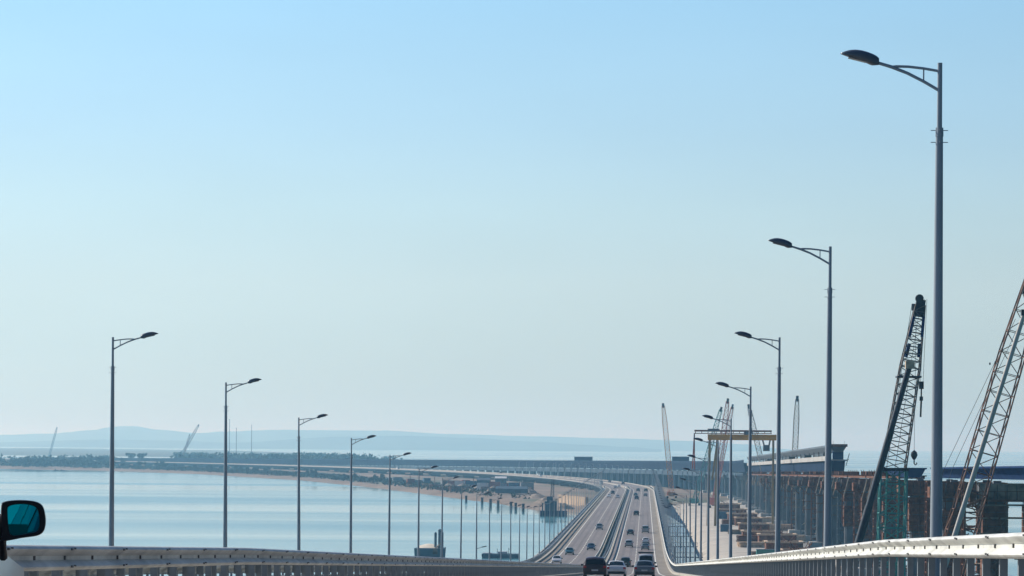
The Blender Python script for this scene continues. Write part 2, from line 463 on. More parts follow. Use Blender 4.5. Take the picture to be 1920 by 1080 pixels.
bridge = thing('road_bridge', 'long concrete and steel road bridge carrying the traffic across the strait', 'bridge', P(400, -7.6, z=WATER))
b0 = bridge.location.copy()
def rel(o, root_loc):
    o.location = -Vector(root_loc)
    return o
for prof in ([(-22.1, -0.08), (-22.1, -0.5), (-20.8, -0.8), (-19.0, -2.4), (-10.4, -2.4), (-9.6, -0.8), (-9.02, -0.5), (-9.02, -0.08)],
             [(-8.45, -0.08), (-8.45, -0.5), (-7.4, -0.8), (-5.0, -2.4), (3.6, -2.4), (4.6, -0.8), (5.9, -0.5), (5.9, -0.08)]):
    d = MB(); prism(d, prof, ST)
    rel(d.build('deck', M['girder'], bridge, fix=True), b0)
for a, b, h in ((4.05, 4.75, 0.28), (-20.25, -19.55, 0.28), (-9.2, -9.02, 0.22), (-7.65, -6.95, 0.22), (-8.45, -8.2, 0.18)):
    k = MB(); prism(k, [(a, -0.07), (b, -0.07), (b, h), (a + .02 if a > -7 else a, h)], ST)
    rel(k.build('kerb', M['kerb'], bridge, fix=True), b0)
for u in (5.82, -22.02):
    k = MB(); prism(k, [(u - 0.13, -0.075), (u + 0.13, -0.075), (u + 0.13, 0.1), (u - 0.13, 0.1)], ST)
    rel(k.build('deck_edge', M['pale_concrete'], bridge, fix=True), b0)
s = 30.0
while s < S_END:
    p = MB()
    zc = zr(s) - 2.4
    for u0, u1 in ((-18.2, -11.2), (-4.2, 2.8)):
        p.bar(P(s, u0 - 0.8, z=zc - 0.9), P(s, u1 + 0.8, z=zc - 0.9), 2.6, 1.7)
        for u in (u0 + 0.6, u1 - 0.6):
            p.tube([P(s, u, z=WATER - 2), P(s, u, z=zc - 1.4)], 0.85, 12)
        p.bar(P(s, u0 - 1.2, z=WATER + 1.6), P(s, u1 + 1.2, z=WATER + 1.6), 4.0, 1.8)
    rel(p.build('pier', M['concrete'], bridge, smooth=40), b0)
    s += 63.0

# ------------------------------------------------------------------ guard rails
WP = [(0.0, .155), (.045, .153), (.085, .128), (.098, .108), (.088, .090), (.022, .036), (.0, .026), (.0, -.026), (.022, -.036), (.088, -.090), (.098, -.108), (.085, -.128), (.045, -.153), (0.0, -.155)]
RAILST = []
s = 8.0
while s < 1700:
    RAILST.append(s); s += 2.0 if s < 160 else (6.0 if s < 800 else 18.0)
def guard_rail(label, u, side, top, base, s1=1700.0):
    """side +1: corrugations face +u, -1: face -u"""
    r = thing('guard_rail', label, 'guard rail', P(20, u, dz=base), group='steel guard rails along the bridge deck')
    l0 = r.location.copy()
    zc = top - 0.155
    mb = MB()
    prof = [(u + side * x, zc + z) for x, z in WP] + [(u + side * (x - 0.012), zc + z) for x, z in reversed(WP)]
    prism(mb, prof, RAILST)
    rel(mb.build('beam', M['galv'], r, smooth=50, fix=True), l0)
    # lapped joints, fixing bolts and slots
    bl = MB()
    s = 20.0
    while s < 190:
        for q in (-.09, .09):
            bl.box(P(s, u + side * 0.100, dz=zc + q * 1.2), (0.02, 0.10, 0.028), rx=math.atan(slope(s)))
            if s < 90: bl.box(P(s + .22, u + side * 0.100, dz=zc + q * 1.2 + .01), (0.02, 0.06, 0.02), rx=math.atan(slope(s)))
        s += 4.0
    s = 20.0
    while s < 190:
        k = int(round((s - 20) / 0.5))
        if k % 4 == 0: bl.box(P(s, u + side * 0.004, dz=zc), (0.03, 0.06, 0.05))
        s += 0.5
    o = rel(bl.build('bolt', M['bolt'], r), l0); o['kind'] = 'stuff'
    # posts
    pm = None
    rest = MB()
    s = 20.0; n = 0
    cx = u - side * 0.10
    h = top - 0.03 - base
    while s < s1:
        if n < 98:
            if pm is None:
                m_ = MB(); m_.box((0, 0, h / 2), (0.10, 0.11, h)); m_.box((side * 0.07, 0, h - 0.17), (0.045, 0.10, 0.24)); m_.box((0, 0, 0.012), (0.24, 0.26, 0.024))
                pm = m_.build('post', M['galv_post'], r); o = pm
            else:
                o = pm.copy(); COL.objects.link(o); o.parent = r
            o.location = P(s, cx, dz=base) - l0
        else:
            c = P(s, cx, dz=base + h / 2); rest.box(c, (0.10, 0.11, h), rz=heading(s))
        s += 2.0 if n < 300 else 4.0
        n += 1
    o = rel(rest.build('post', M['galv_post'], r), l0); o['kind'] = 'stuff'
    return r
guard_rail('bright sunlit steel guard rail in the lower right corner', 4.42, -1, 1.42, 0.28)
guard_rail('shaded steel guard rail crossing the lower left corner, on the median beside our lanes', -7.3, 1, 1.18, 0.22)
guard_rail('steel guard rail along the median beside the oncoming lanes', -9.3, -1, 0.98, 0.0)
guard_rail('steel guard rail on the seaward edge of the oncoming carriageway', -19.9, 1, 1.30, 0.28)

# ------------------------------------------------------------------ lamp posts
def lamp_post():
    t = thing('lamp_post', 'x', 'street lamp', group='lamp posts along the bridge')
    H = 10.25
    p = MB()
    p.tube([(0, 0, 0), (0, 0, 0.06)], [0.24, 0.24], 8)
    p.tube([(0, 0, .05), (0, 0, H - 1.22)], [0.122, 0.068], 20)
    p.build('pole', M['pole'], t, smooth=40)
    q = MB(); q.tube([(0, 0, H - 1.24), (0, 0, H)], [0.05, 0.045], 16)
    q.build('mast_top', M['pole'], t, smooth=40)
    c = MB(); c.tube([(0, 0, H - 1.36), (0, 0, H - 1.20)], [0.080, 0.076], 8)
    for z in (H - 1.25, H - 1.47):
        c.bar((-0.16, 0, z), (0.16, 0, z), 0.014)
        c.bar((0, -0.14, z), (0, 0.14, z), 0.014)
    c.build('collar', M['pole'], t)
    a = MB()
    # upper strut bows up and meets the lower brace under the lantern
    up = [(-0.03, 0, H - 0.15), (-0.30, 0, H - 0.105), (-0.58, 0, H - 0.075), (-0.80, 0, H - 0.07), (-0.93, 0, H - 0.085)]
    lo = [(-0.03, 0, H - 0.50), (-0.30, 0, H - 0.345), (-0.60, 0, H - 0.195), (-0.90, 0, H - 0.08), (-1.16, 0, H - 0.005)]
    a.tube(up, 0.026, 8); a.tube(lo, [0.03, 0.03, 0.03, 0.033, 0.03], 8)
    a.bar((-0.30, 0, H - 0.345), (-0.30, 0, H - 0.105), 0.026)
    a.build('arm', M['pole'], t, smooth=50)
    # lantern: a flattened teardrop with a tail, tilted up a little
    h = MB(); rings = []
    def pw(k, pts):
        for (a0, b0), (a1, b1) in zip(pts[:-1], pts[1:]):
            if k <= a1: return b0 + (b1 - b0) * (k - a0) / (a1 - a0)
        return pts[-1][1]
    for i in range(19):
        k = i / 18
        x = -1.13 - 0.71 * k
        top = pw(k, [(0, .10), (.06, .128), (.15, .145), (.3, .158), (.45, .160), (.6, .147), (.75, .115), (.88, .068), (1, .012)])
        bot = pw(k, [(0, .025), (.06, .04), (.18, .066), (.26, .058), (.32, .044), (.6, .03), (1, .006)])
        wdt = pw(k, [(0, .085), (.08, .12), (.25, .148), (.5, .145), (.75, .115), (.9, .075), (1, .02)])
        zc = H - 0.02 + 0.176 * k
        ring = []
        for j in range(14):
            an = 2 * math.pi * j / 14
            y = wdt * math.copysign(abs(math.cos(an)) ** .7, math.cos(an)); sn = math.sin(an)
            ring.append((x, y, zc + (abs(sn) ** .75 * top if sn > 0 else -abs(sn) ** .75 * bot)))
        rings.append(ring)
    h.loft(rings)
    hd = h.build('lamp_head', M['lamp'], t, smooth=60, fix=True)
    g = MB(); g.box((-1.53, 0, H + 0.045), (0.34, 0.18, 0.02), ry=0.24)
    g.build('lens', M['lens'], hd)
    return t
LP = lamp_post()
used = False
lean = random.Random(4)
def put_lamp(s, u, face, label, extra=False):
    """face +1: arm towards -u (built that way), -1: turned round"""
    global used
    rz = heading(s) + (0 if face > 0 else math.pi)
    loc = P(s, u, dz=0.0)
    if not used:
        LP.location = loc; LP.rotation_euler = (0, 0, rz); LP['label'] = label; used = True
        return LP
    return dup(LP, loc, (math.radians(lean.gauss(0, .22)), math.radians(lean.gauss(0, .22)), rz), label)[0]
def lamp_label(side, n):
    where = 'right' if side > 0 else 'left'
    edge = 'right parapet beside the construction site' if side > 0 else 'left parapet above the open sea'
    if n == 0 and side > 0: return 'tallest grey lamp post in the photo, rising behind the bright right guard rail'
    if n == 0: return 'tallest grey lamp post on the left, standing against sea and far hills'
    if n < len(ORD): return '%s grey lamp post from the camera along the %s' % (ORD[n], edge)
    return 'thin distant lamp post along the %s past the foot of the slope' % edge.split(' beside')[0].split(' above')[0]
n = 0; s = 0.68 * 35 + 35
lampR = []
while s < 2300:
    lampR.append(put_lamp(s, 5.396, 1, lamp_label(1, n)))
    lampR[-1].scale.z = 1.014 if n == 1 else 1.0
    s += 35.0; n += 1
n = 0; s = 3.68 * 35
while s < 2300:
    o = put_lamp(s, -21.6, -1, lamp_label(-1, n))
    o.scale.z = {0: .98, 2: .985}.get(n, 1.0)          # posts differ a little in height
    if n == 8: low_lamp = (s, o)
    s += 35.0; n += 1
# a second small lantern low on the ninth post of the left row
lo_s, lo_o = low_lamp
b = MB(); b.tube([(-0.05, 0, 3.15), (-0.7, 0, 3.35)], 0.03, 6); b.box((-1.0, 0, 3.42), (0.62, 0.2, 0.12), ry=0.2)
b.build('low_lantern', M['lamp'], lo_o)

# ------------------------------------------------------------------ vehicles
PAINT = {}
def paint(name, c, rough=0.28, metal=0.15):
    if name not in PAINT: PAINT[name] = mat('paint_' + name, c, rough, metal, var=0.06, scale=1.0)
    return PAINT[name]
CARS = {
    # stations: y, z bottom, z belt, z top, half width bottom, belt, top
    'sedan_car': dict(L=[(-2.28, .42, .78, .80, .74, .78, .70), (-2.20, .27, .93, .97, .84, .86, .72), (-1.62, .25, .97, 1.02, .87, .88, .74), (-1.02, .25, .96, 1.41, .87, .89, .60),
                         (-.2, .25, .94, 1.47, .87, .89, .61), (.38, .25, .93, 1.42, .87, .89, .60), (1.05, .25, .92, .97, .87, .88, .76), (1.95, .27, .80, .83, .85, .85, .70), (2.24, .30, .64, .67, .80, .80, .64), (2.32, .42, .55, .57, .70, .70, .56)],
                 rear=(2, 3), front=(5, 6), side=(3, 5), wb=1.36),
    'estate_car': dict(L=[(-2.22, .45, .85, .87, .80, .82, .72), (-2.17, .30, 1.02, 1.06, .88, .90, .76), (-1.95, .28, 1.05, 1.50, .90, .92, .68), (-1.7, .28, 1.05, 1.63, .90, .92, .66),
                          (-.5, .28, 1.02, 1.68, .90, .92, .67), (.45, .28, 1.0, 1.62, .90, .92, .65), (1.12, .28, .99, 1.06, .90, .91, .78), (1.95, .30, .90, .94, .88, .88, .74), (2.20, .33, .74, .78, .84, .84, .70), (2.28, .45, .62, .64, .74, .74, .62)],
                  rear=(1, 2), front=(5, 6), side=(2, 5), wb=1.35),
    'van': dict(L=[(-2.46, .45, .95, .97, .90, .92, .84), (-2.42, .30, 1.14, 1.20, .94, .96, .86), (-2.30, .28, 1.16, 1.80, .95, .97, .78), (-2.15, .28, 1.16, 1.91, .95, .97, .74),
                   (-.3, .28, 1.12, 1.95, .95, .97, .76), (.95, .28, 1.08, 1.88, .95, .97, .74), (1.75, .28, 1.06, 1.14, .94, .95, .82), (2.25, .30, .95, 1.0, .92, .92, .78), (2.44, .33, .80, .84, .86, .86, .70), (2.50, .46, .66, .68, .76, .76, .60)],
           rear=(1, 2), front=(5, 6), side=(2, 5), wb=1.5),
}
def build_car(kind):
    C = CARS[kind]; L = C['L']
    t = thing(kind, 'x', 'car' if kind != 'van' else 'van', group='vehicles on the bridge')
    def ring(st):
        y, zb, zl, zt, wb, wl, wt = st
        zm = (zb + zl) / 2
        half = [(wb * .96, zb), (wb + .01, zb + .10), (wl + .015, zm), (wl, zl), (wt + (wl - wt) * .10, zt - (zt - zl) * .08), (wt * .80, zt)]
        crown = zt + (0.035 if zt - zl > .2 else .02)
        return [(x, y, z) for x, z in half] + [(0, y, crown)] + [(-x, y, z) for x, z in reversed(half)]
    R = [ring(s) for s in L]
    b = MB(); b.loft(R)
    body = b.build('body', paint('default', (.4, .4, .4)), t, smooth=38, fix=True)
    body.material_slots[0].link = 'OBJECT'
    def panel(quad, inset, off, name, m, par=None):
        q = [Vector(p) for p in quad]; c = sum(q, Vector()) / 4
        nrm = (q[2] - q[0]).cross(q[3] - q[1]).normalized()
        if nrm.dot(c - Vector((0, 0, 0.8))) < 0: nrm = -nrm
        q = [p + (c - p) * inset + nrm * off for p in q]
        mb = MB(); mb.loft([q, [p - nrm * 0.03 for p in q]])
        return mb.build(name, m, par or t, fix=True)
    def screen(r0, r1, name):
        lo, hi = [Vector(p) for p in R[r0][4:9]], [Vector(p) for p in R[r1][4:9]]
        c = sum(lo + hi, Vector()) / 10
        nrm = (hi[2] - lo[2]).cross(lo[4] - lo[0]).normalized()
        if nrm.dot(Vector((0, -1 if r1 <= 3 else 1, .4))) < 0: nrm = -nrm
        A_ = [p.lerp(h, .10) for p, h in zip(lo, hi)]; B_ = [p.lerp(h, .90) for p, h in zip(lo, hi)]
        A_ = [Vector((p.x * .88, p.y, p.z)) + nrm * .03 for p in A_]; B_ = [Vector((p.x * .88, p.y, p.z)) + nrm * .03 for p in B_]
        mb = MB(); mb.loft([A_ + [p - nrm * .05 for p in reversed(A_)], B_ + [p - nrm * .05 for p in reversed(B_)]])
        mb.build(name, M['glass'], t, smooth=40, fix=True)
    screen(*C['rear'], 'rear_window')
    screen(C['front'][1], C['front'][0], 'windscreen')
    a, c = C['side']
    for q in (0, 1):
        for k in range(a, c):
            i3, i4 = (3, 4) if q == 0 else (9, 8)
            panel([R[k][i3], R[k][i4], R[k + 1][i4], R[k + 1][i3]], .09, .014, 'side_window', M['glass'])
    for sx in (1, -1):
        for sy in (-C['wb'] + (.02), C['wb']):
            w_ = MB(); x = L[3][4] - .10
            w_.tube([(sx * (x - .12), sy, .32), (sx * (x - .02), sy, .32), (sx * (x + .105), sy, .32)], [.30, .325, .315], 18)
            wh = w_.build('wheel', M['tyre'], t, smooth=40)
            r_ = MB(); r_.tube([(sx * (x + .09), sy, .32), (sx * (x + .125), sy, .32)], [.21, .19], 14)
            r_.build('rim', M['rim'], wh, smooth=40)
    y0 = L[1][0]; y1 = L[-2][0]
    zt = L[1][2] - .12
    for sx in (1, -1):
        l = MB(); l.box((sx * (L[1][5] - .12), y0 - .035, zt), (.24, .16, .17)); l.build('tail_light', M['red_lens'], t)
        l = MB(); l.box((sx * (L[-2][5] - .14), y1 - .015, L[-2][2] - .06), (.28, .20, .13)); l.build('headlight', M['clear_lens'], t)
        l = MB(); zz = L[5][2] + .06; l.box((sx * (L[5][5] + .12), L[6][0] - .28, zz), (.22, .10, .15)); l.bar((sx * (L[5][5] - .04), L[6][0] - .25, zz - .05), (sx * (L[5][5] + .06), L[6][0] - .25, zz - .05), .05); l.build('door_mirror', M['black_plastic'], t)
    l = MB(); l.box((0, y0 - .06, .40), (1.5, .14, .22)); l.build('rear_bumper', M['black_plastic'], t)
    l = MB(); l.box((0, y0 - .10, .64), (.52, .07, .12)); l.build('rear_plate', M['plate'], t)
    l = MB(); l.box((0, L[-1][0] - .005, .48), (.9, .05, .14)); l.build('grille', M['black_plastic'], t)
    return t
PROTO = {}
def put_car(kind, s, u, colour, rgb, label, oncoming=False, extra=None, rack=False, tall=1.0):
    if kind not in PROTO:
        t = PROTO[kind] = build_car(kind)
        new = None
    loc = P(s, u, dz=0.008)
    g = math.atan(slope(s))
    rot = (g, 0, heading(s)) if not oncoming else (-g, 0, heading(s) + math.pi)
    m = paint(colour, rgb)
    if PROTO[kind].get('used') is None:
        t = PROTO[kind]
        PROTO_CH = kids(t)
        KIDS[t.name] = [(c, kids(c)) for c in PROTO_CH]
        t['used'] = 1
        t.location = loc; t.rotation_euler = rot; t['label'] = label
        ch = PROTO_CH
    else:
        t, ch = dup(PROTO[kind], loc, rot, label)
    for c in ch:
        if c.name.split('.')[0] == 'body':
            c.material_slots[0].link = 'OBJECT'; c.material_slots[0].material = m
    t.scale = (1, 1, tall)
    if rack:
        r = MB(); r.box((0, -.2, 2.06), (1.8, 2.4, .14)); r.bar((-.7, -.9, 1.9), (-.7, -.9, 2.05), .06); r.bar((.7, -.9, 1.9), (.7, -.9, 2.05), .06); r.bar((-.7, .5, 1.85), (-.7, .5, 2.05), .06); r.bar((.7, .5, 1.85), (.7, .5, 2.05), .06)
        r.build('roof_box', M['black_plastic'], t)
    return t
def find_s(py, px):
    """distance of a point on the road surface seen at that height in the photo"""
    dy = (py - PY) - ROLL * (px - PX)
    s = 500.0
    best = (1e9, s)
    while s < 2400:
        y = P(s, 0)
        v = abs(-y.z / y.y * F - dy)
        if v < best[0]: best = (v, s)
        s += 1.0
    return best[1]
DB, BK, WH, SI, GR, TL, GN, BR = ('dark_blue', (.02, .045, .09)), ('black', (.012, .013, .018)), ('white', (.70, .70, .68)), ('silver', (.42, .43, .43)), ('grey', (.16, .17, .18)), ('teal', (.03, .11, .14)), ('grey_green', (.12, .16, .14)), ('dark_brown', (.055, .03, .035))
put_car('estate_car', 250, -3.85, *BR, 'black tall car seen from behind at the bottom edge, left of the white sedan')
put_car('sedan_car', 287, -2.5, *WH, 'white sedan with red tail lights at the bottom edge, right of the black tall car')
put_car('sedan_car', 272, 0.02, *GR, 'dark grey sedan at the bottom edge, nearest car in the right lane')
put_car('van', 368, 0.2, *WH, 'white van with a dark roof box just ahead of the dark grey sedan', rack=True, tall=1.27)
put_car('estate_car', 552, -3.25, *BK, 'black car in the left lane just ahead of the white sedan')
for kind, px, py, u, c, label in (
        ('estate_car', 1176.5, 1025.5, -3.5, SI, 'silver estate car with dark rear window, second car ahead of the white sedan'),
        ('sedan_car', 1211, 1031, 0.2, GR, 'grey sedan in the right lane just beyond the white van'),
        ('sedan_car', 1212, 1020, 0.3, WH, 'white sedan with dark rear window closely ahead of a grey sedan'),
        ('sedan_car', 1183, 1003, -3.6, BK, 'black sedan in the left lane ahead of the silver estate car'),
        ('van', 1211.5, 999, 0.25, SI, 'silver van in the right lane ahead of the white sedan'),
        ('estate_car', 1195, 966.7, -2.7, BK, 'lone black car midway up the flat stretch of our carriageway'),
        ('estate_car', 1195, 937, -3.4, DB, 'dark blue car before the bend, behind two greenish cars'),
        ('sedan_car', 1191, 930, -4.1, TL, 'teal car at the bend between the dark blue and grey green cars'),
        ('estate_car', 1196, 921.5, -3.3, GN, 'grey green car at the start of the bend, ahead of the teal car'),
        ('sedan_car', 1212, 931, 0.3, GR, 'small grey car near the right edge line before the bend'),
        ('estate_car', 1214, 922, 0.5, BK, 'small dark car near the right edge line, entering the bend')):
    put_car(kind, find_s(py, px), u, *c, label)
for s, u, c, label in ((1850, -2.9, BK, 'tiny dark car of our carriageway at the top of the bend'), (1950, -3.3, GR, 'tiny grey car rounding the bend beyond the tiny dark car')):
    put_car('sedan_car', s, u, *c, label)
for kind, px, py, u, c, label in (
        ('sedan_car', 1051, 1057, -15.9, WH, 'white oncoming sedan, lowest car on the left carriageway'),
        ('sedan_car', 1063.5, 1040, -15.4, TL, 'dark teal oncoming sedan in the outer lane behind the white one'),
        ('sedan_car', 1106, 1031, -11.6, DB, 'dark blue oncoming sedan with bright bonnet in the inner lane'),
        ('estate_car', 1119, 993, -12.2, GR, 'lone grey oncoming car midway along the left carriageway'),
        ('sedan_car', 1137, 933, -15.6, WH, 'white oncoming car in the outer lane below the bend'),
        ('sedan_car', 1154.5, 934, -11.7, SI, 'silver oncoming car in the inner lane below the bend'),
        ('estate_car', 1143, 926.6, -14.9, BK, 'black oncoming car in the outer lane leaving the bend'),
        ('estate_car', 1149, 916, -14.4, SI, 'silver oncoming car in the bend, behind the black one'),
        ('sedan_car', 1158, 914, -11.6, WH, 'white oncoming car in the inner lane of the bend'),
        ('van', 1136, 908, -15.6, WH, 'white oncoming van, farthest vehicle in the bend')):
    s = find_s(py, px)
    put_car(kind, s, u, *c, label, oncoming=True)
for s, u, c, k, label, on in ((2260, -12, WH, 'van', 'white van on the curving far stretch of the bridge', True), (2480, -3.5, BK, 'estate_car', 'dark car on the curving far stretch of the bridge', False),
                              (2330, -2, WH, 'van', 'pale van outbound on the curving far stretch of the bridge', False), (2820, -12, WH, 'van', 'white van far along the curved bridge above the scrub', True)):
    put_car(k, s, u, *c, label, oncoming=on)

# the car passing on the left, of which the door mirror and front wing reach into the picture
MIR_A, MIR_B = .000309, .000060
put_car('estate_car', -9.0, 0.0, *BK, 'black car added out of view behind the camera to darken half of the door mirror glass')  # added behind the camera, only to give the mirror something dark to reflect
def passing_car():
    s = 13.8
    t = put_car('estate_car', s - 1.05, -3.755, *SI, 'silver car passing at the lower left, only its black door mirror and wing showing', tall=1.16)
    for c in kids(t):
        if c.name.startswith('door_mirror'):
            bpy.data.objects.remove(c)
    base = t.location
    inv = (Matrix.Translation(base) @ t.rotation_euler.to_matrix().to_4x4() @ Matrix.Diagonal((1, 1, 1.16, 1))).inverted()
    def loc(px, py, d): return inv @ at(px, py, d)
    # housing: a rounded shell open towards the driver behind
    hs = MB(); rings = []
    def smooth_loop(pts):
        o_ = []
        for i_ in range(len(pts)):
            p0, p1, p2, p3 = (pts[(i_ + d_) % len(pts)] for d_ in (-1, 0, 1, 2))
            for k_ in range(4):
                f_ = k_ / 4
                o_.append(tuple(.5 * (2 * b_ + (c_ - a_) * f_ + (2 * a_ - 5 * b_ + 4 * c_ - d2) * f_ ** 2 + (3 * b_ - a_ - 3 * c_ + d2) * f_ ** 3) for a_, b_, c_, d2 in zip(p0, p1, p2, p3)))
        return o_
    outline = [(6, 941), (30, 937.5), (58, 938.5), (74, 943), (82, 952), (86, 972), (85, 988), (80, 999), (68, 1005), (40, 1009), (14, 1014), (2, 1012), (1, 985), (2, 950)]
    outline = smooth_loop(outline)
    cx, cy = 44, 975
    # rim turning inwards to the recessed glass
    inner = smooth_loop([(17, 950), (38, 946), (58, 948), (69, 955), (73, 972), (72, 988), (66, 996), (46, 1000), (26, 1003), (19, 998), (16, 980), (15, 962)])
    def radial(loop, n_=56):
        res = []
        for k_ in range(n_):
            a_ = 2 * math.pi * k_ / n_; dx_, dy_ = math.cos(a_), math.sin(a_)
            for (ax, ay), (bx, by) in zip(loop, loop[1:] + loop[:1]):
                ex, ey = bx - ax, by - ay
                den = dx_ * ey - dy_ * ex
                if abs(den) < 1e-9: continue
                r_ = ((ax - cx) * ey - (ay - cy) * ex) / den; f_ = ((ax - cx) * dy_ - (ay - cy) * dx_) / den
                if r_ > 0 and -1e-6 <= f_ <= 1 + 1e-6:
                    res.append((cx + dx_ * r_, cy + dy_ * r_)); break
        return res
    inner = radial(inner); outline = radial(outline)
    rings = []
    for dd, k in ((-0.004, .97), (0.002, .995), (0.010, 1.0), (0.05, .99), (0.10, .86), (0.125, .60), (0.135, .25)):
        rings.append([loc(cx + (x - cx) * k, cy + (y - cy) * k, s + dd) for x, y in outline])
    front_ = [[loc(x, y, s + 0.045) for x, y in inner], [loc(cx + (x - cx) * 1.05, cy + (y - cy) * 1.05, s - 0.003) for x, y in inner]]
    hs.loft(front_ + rings)
    h = hs.build('door_mirror', M['black_plastic'], t, smooth=50, fix=True)
    gm = bpy.data.materials.new('tinted_mirror_glass'); gm.use_nodes = True
    b = gm.node_tree.nodes['Principled BSDF']; b.inputs['Base Color'].default_value = (0.0, 0.60, 0.72, 1); b.inputs['Metallic'].default_value = 1; b.inputs['Roughness'].default_value = 0.004
    # the glass is turned so that the added black car shows in its outer half
    g = MB(); g.add([loc(cx + (x - cx) * 1.02, cy + (y - cy) * 1.02, s + 0.020 + (x - cx) * 1.02 * MIR_A - (y - cy) * 1.02 * MIR_B) for x, y in inner], [tuple(range(len(inner)))])
    g.build('mirror_glass', gm, h)
    f = MB(); f.tube([loc(3, 1003, s + .03), loc(5, 1028, s + .06), loc(6, 1044, s + .10)], [.022, .017, .02], 8)
    f.tube([loc(-20, 985, s + .05), loc(8, 985, s + .05)], [.05, .045], 8)
    f.build('mirror_foot', M['black_plastic'], h, smooth=50)
passing_car()

# ------------------------------------------------------------------ railway bridge under construction, right of the road
def RP(s, u, z): return P(s, u, z=z)
pier_s = [446 + 62 * k for k in range(24)]
seq = 0
SITE = 'railway piers under construction'
for i, s in enumerate(pier_s):
    zt = zrail(s)
    th = heading(s)
    if i < len(ORD): lab = '%s grey concrete railway pier counted from the right edge of the photo' % ORD[i]
    else: lab = 'slim far railway pier by the gantry crane'
    t = thing('railway_pier', lab, 'bridge pier', P(s, RU, z=WATER), th, SITE)
    l = MB()
    hw = 1.7
    for x in (-2.9, 2.9):
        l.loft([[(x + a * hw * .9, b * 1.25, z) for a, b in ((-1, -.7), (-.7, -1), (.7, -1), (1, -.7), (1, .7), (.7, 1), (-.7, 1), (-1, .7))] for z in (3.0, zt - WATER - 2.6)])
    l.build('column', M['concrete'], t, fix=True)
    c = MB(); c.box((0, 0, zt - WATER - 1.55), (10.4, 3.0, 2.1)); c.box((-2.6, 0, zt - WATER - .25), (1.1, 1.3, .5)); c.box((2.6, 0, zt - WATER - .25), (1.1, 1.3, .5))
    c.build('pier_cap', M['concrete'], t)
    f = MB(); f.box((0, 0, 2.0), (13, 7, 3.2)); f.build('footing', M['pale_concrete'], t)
    # work platform with rust red brackets hung round the cap
    if 442 < s < 1300:
        w_ = MB()
        zc = zt - WATER
        for y in (-2.2, 2.2):
            w_.bar((-6.6, y, zc - 2.75), (6.6, y, zc - 2.75), .35, .3)
            for k in range(9):
                x = -6.4 + 1.6 * k
                w_.bar((x, y, zc - 2.7), (x, y, zc - 1.4), .09)
            w_.bar((-6.6, y, zc - 1.45), (6.6, y, zc - 1.45), .08)
            w_.bar((-6.4, y, zc - 2.8), (-3.4, y, zc - 5.6), .22); w_.bar((6.4, y, zc - 2.8), (3.4, y, zc - 5.6), .22)
        for x in (-6.2, 6.2):
            w_.box((x, 0, zc - 2.0), (.9, 4.2, 1.7))
            w_.bar((x, -2.2, zc - 2.75), (x, 2.2, zc - 2.75), .35, .3)
        w_.build('work_platform', M['brown'], t)
        g_ = MB()
        for y in (-1.62, 1.62):
            for k in range(8): g_.box((-4.7 + 1.34 * k, y * (1 + .02 * (k % 2)), zc - 1.6), (1.22, .2, 2.5))
        for y in (-1.6, 1.6):
            for z in (zc - 3.4, zc - 5.2, zc - 7.4, zc - 9.8):
                g_.bar((-5.2, y, z), (5.2, y, z), .2, .2)
            for x in (-5.0, -1.3, 1.3, 5.0): g_.bar((x, y, zc - 11), (x, y, zc - 2.7), .13)
            g_.bar((-5, y, zc - 9.8), (-1.3, y, zc - 5.2), .1); g_.bar((5, y, zc - 9.8), (1.3, y, zc - 5.2), .1)
        g_.build('formwork', M['brown' if i % 3 else 'form'], t)
        if i < 6:
            k_ = MB(); q_ = random.Random(i)
            for x in (-2.9, 2.9):
                z0 = q_.uniform(8, 13)
                for z in range(int(z0), int(zc - 3.2)):
                    if q_.random() < .12: continue
                    k_.box((x, -1.42, z + .5), (3.5, .22, .92)); k_.box((x - 1.72, 0, z + .5), (.2, 2.9, .92))
                for y_ in (-1.6,):
                    for xx in (-1.2, 0, 1.2): k_.bar((x + xx, y_, z0), (x + xx, y_, zc - 3.0), .16)
            for k in range(7):
                x = q_.uniform(-4.5, 3); z = q_.uniform(5, zc - 5)
                k_.bar((x, -2.1, z), (x + q_.uniform(-1, 2.2), -2.2, z + q_.uniform(1, 3)), .14)
            k_.build('column_formwork', M['brown'], t)

def scaffold(s, u, w, d, z0, z1, name, label, m, levels, group, diag=True):
    t = thing(name, label, 'scaffold', P(s, u, z=z0), heading(s), group)
    H = z1 - z0
    a = MB()
    for x in (-w / 2, 0, w / 2):
        for y in (-d / 2, d / 2): a.bar((x, y, 0), (x, y, H), .24)
    a.build('upright', m, t)
    b = MB()
    for k in range(levels + 1):
        z = H * k / levels
        for y in (-d / 2, d / 2): b.bar((-w / 2, y, z), (w / 2, y, z), .20)
        for x in (-w / 2, w / 2): b.bar((x, -d / 2, z), (x, d / 2, z), .14)
    b.build('ledger', m, t)
    if diag:
        c = MB()
        for k in range(levels):
            z, z2 = H * k / levels, H * (k + 1) / levels
            for y in (-d / 2, d / 2):
                if k % 2: c.bar((-w / 2, y, z), (w / 2, y, z2), .15)
                else: c.bar((w / 2, y, z), (-w / 2, y, z2), .15)
        c.build('brace', m, t)
        c = MB(); q_ = random.Random(int(s))
        for k in range(6):
            z = q_.uniform(.1, .85) * H; x = q_.uniform(-w / 2, w / 4)
            c.bar((x, -d / 2 - .25, z), (x + q_.uniform(1.0, 2.4), -d / 2 - .3, z + q_.uniform(.6, 2.2)), .16)
        for k in range(4):
            z = round(q_.uniform(.1, .95) * levels) * H / levels
            c.box((q_.uniform(-w / 4, w / 4), 0, z + .12), (w * .45, d * .8, .08))
        c.build('loose_prop', M['crane_cream'] if int(s) % 3 else M['timber'], t)
    return t
rs = random.Random(21)
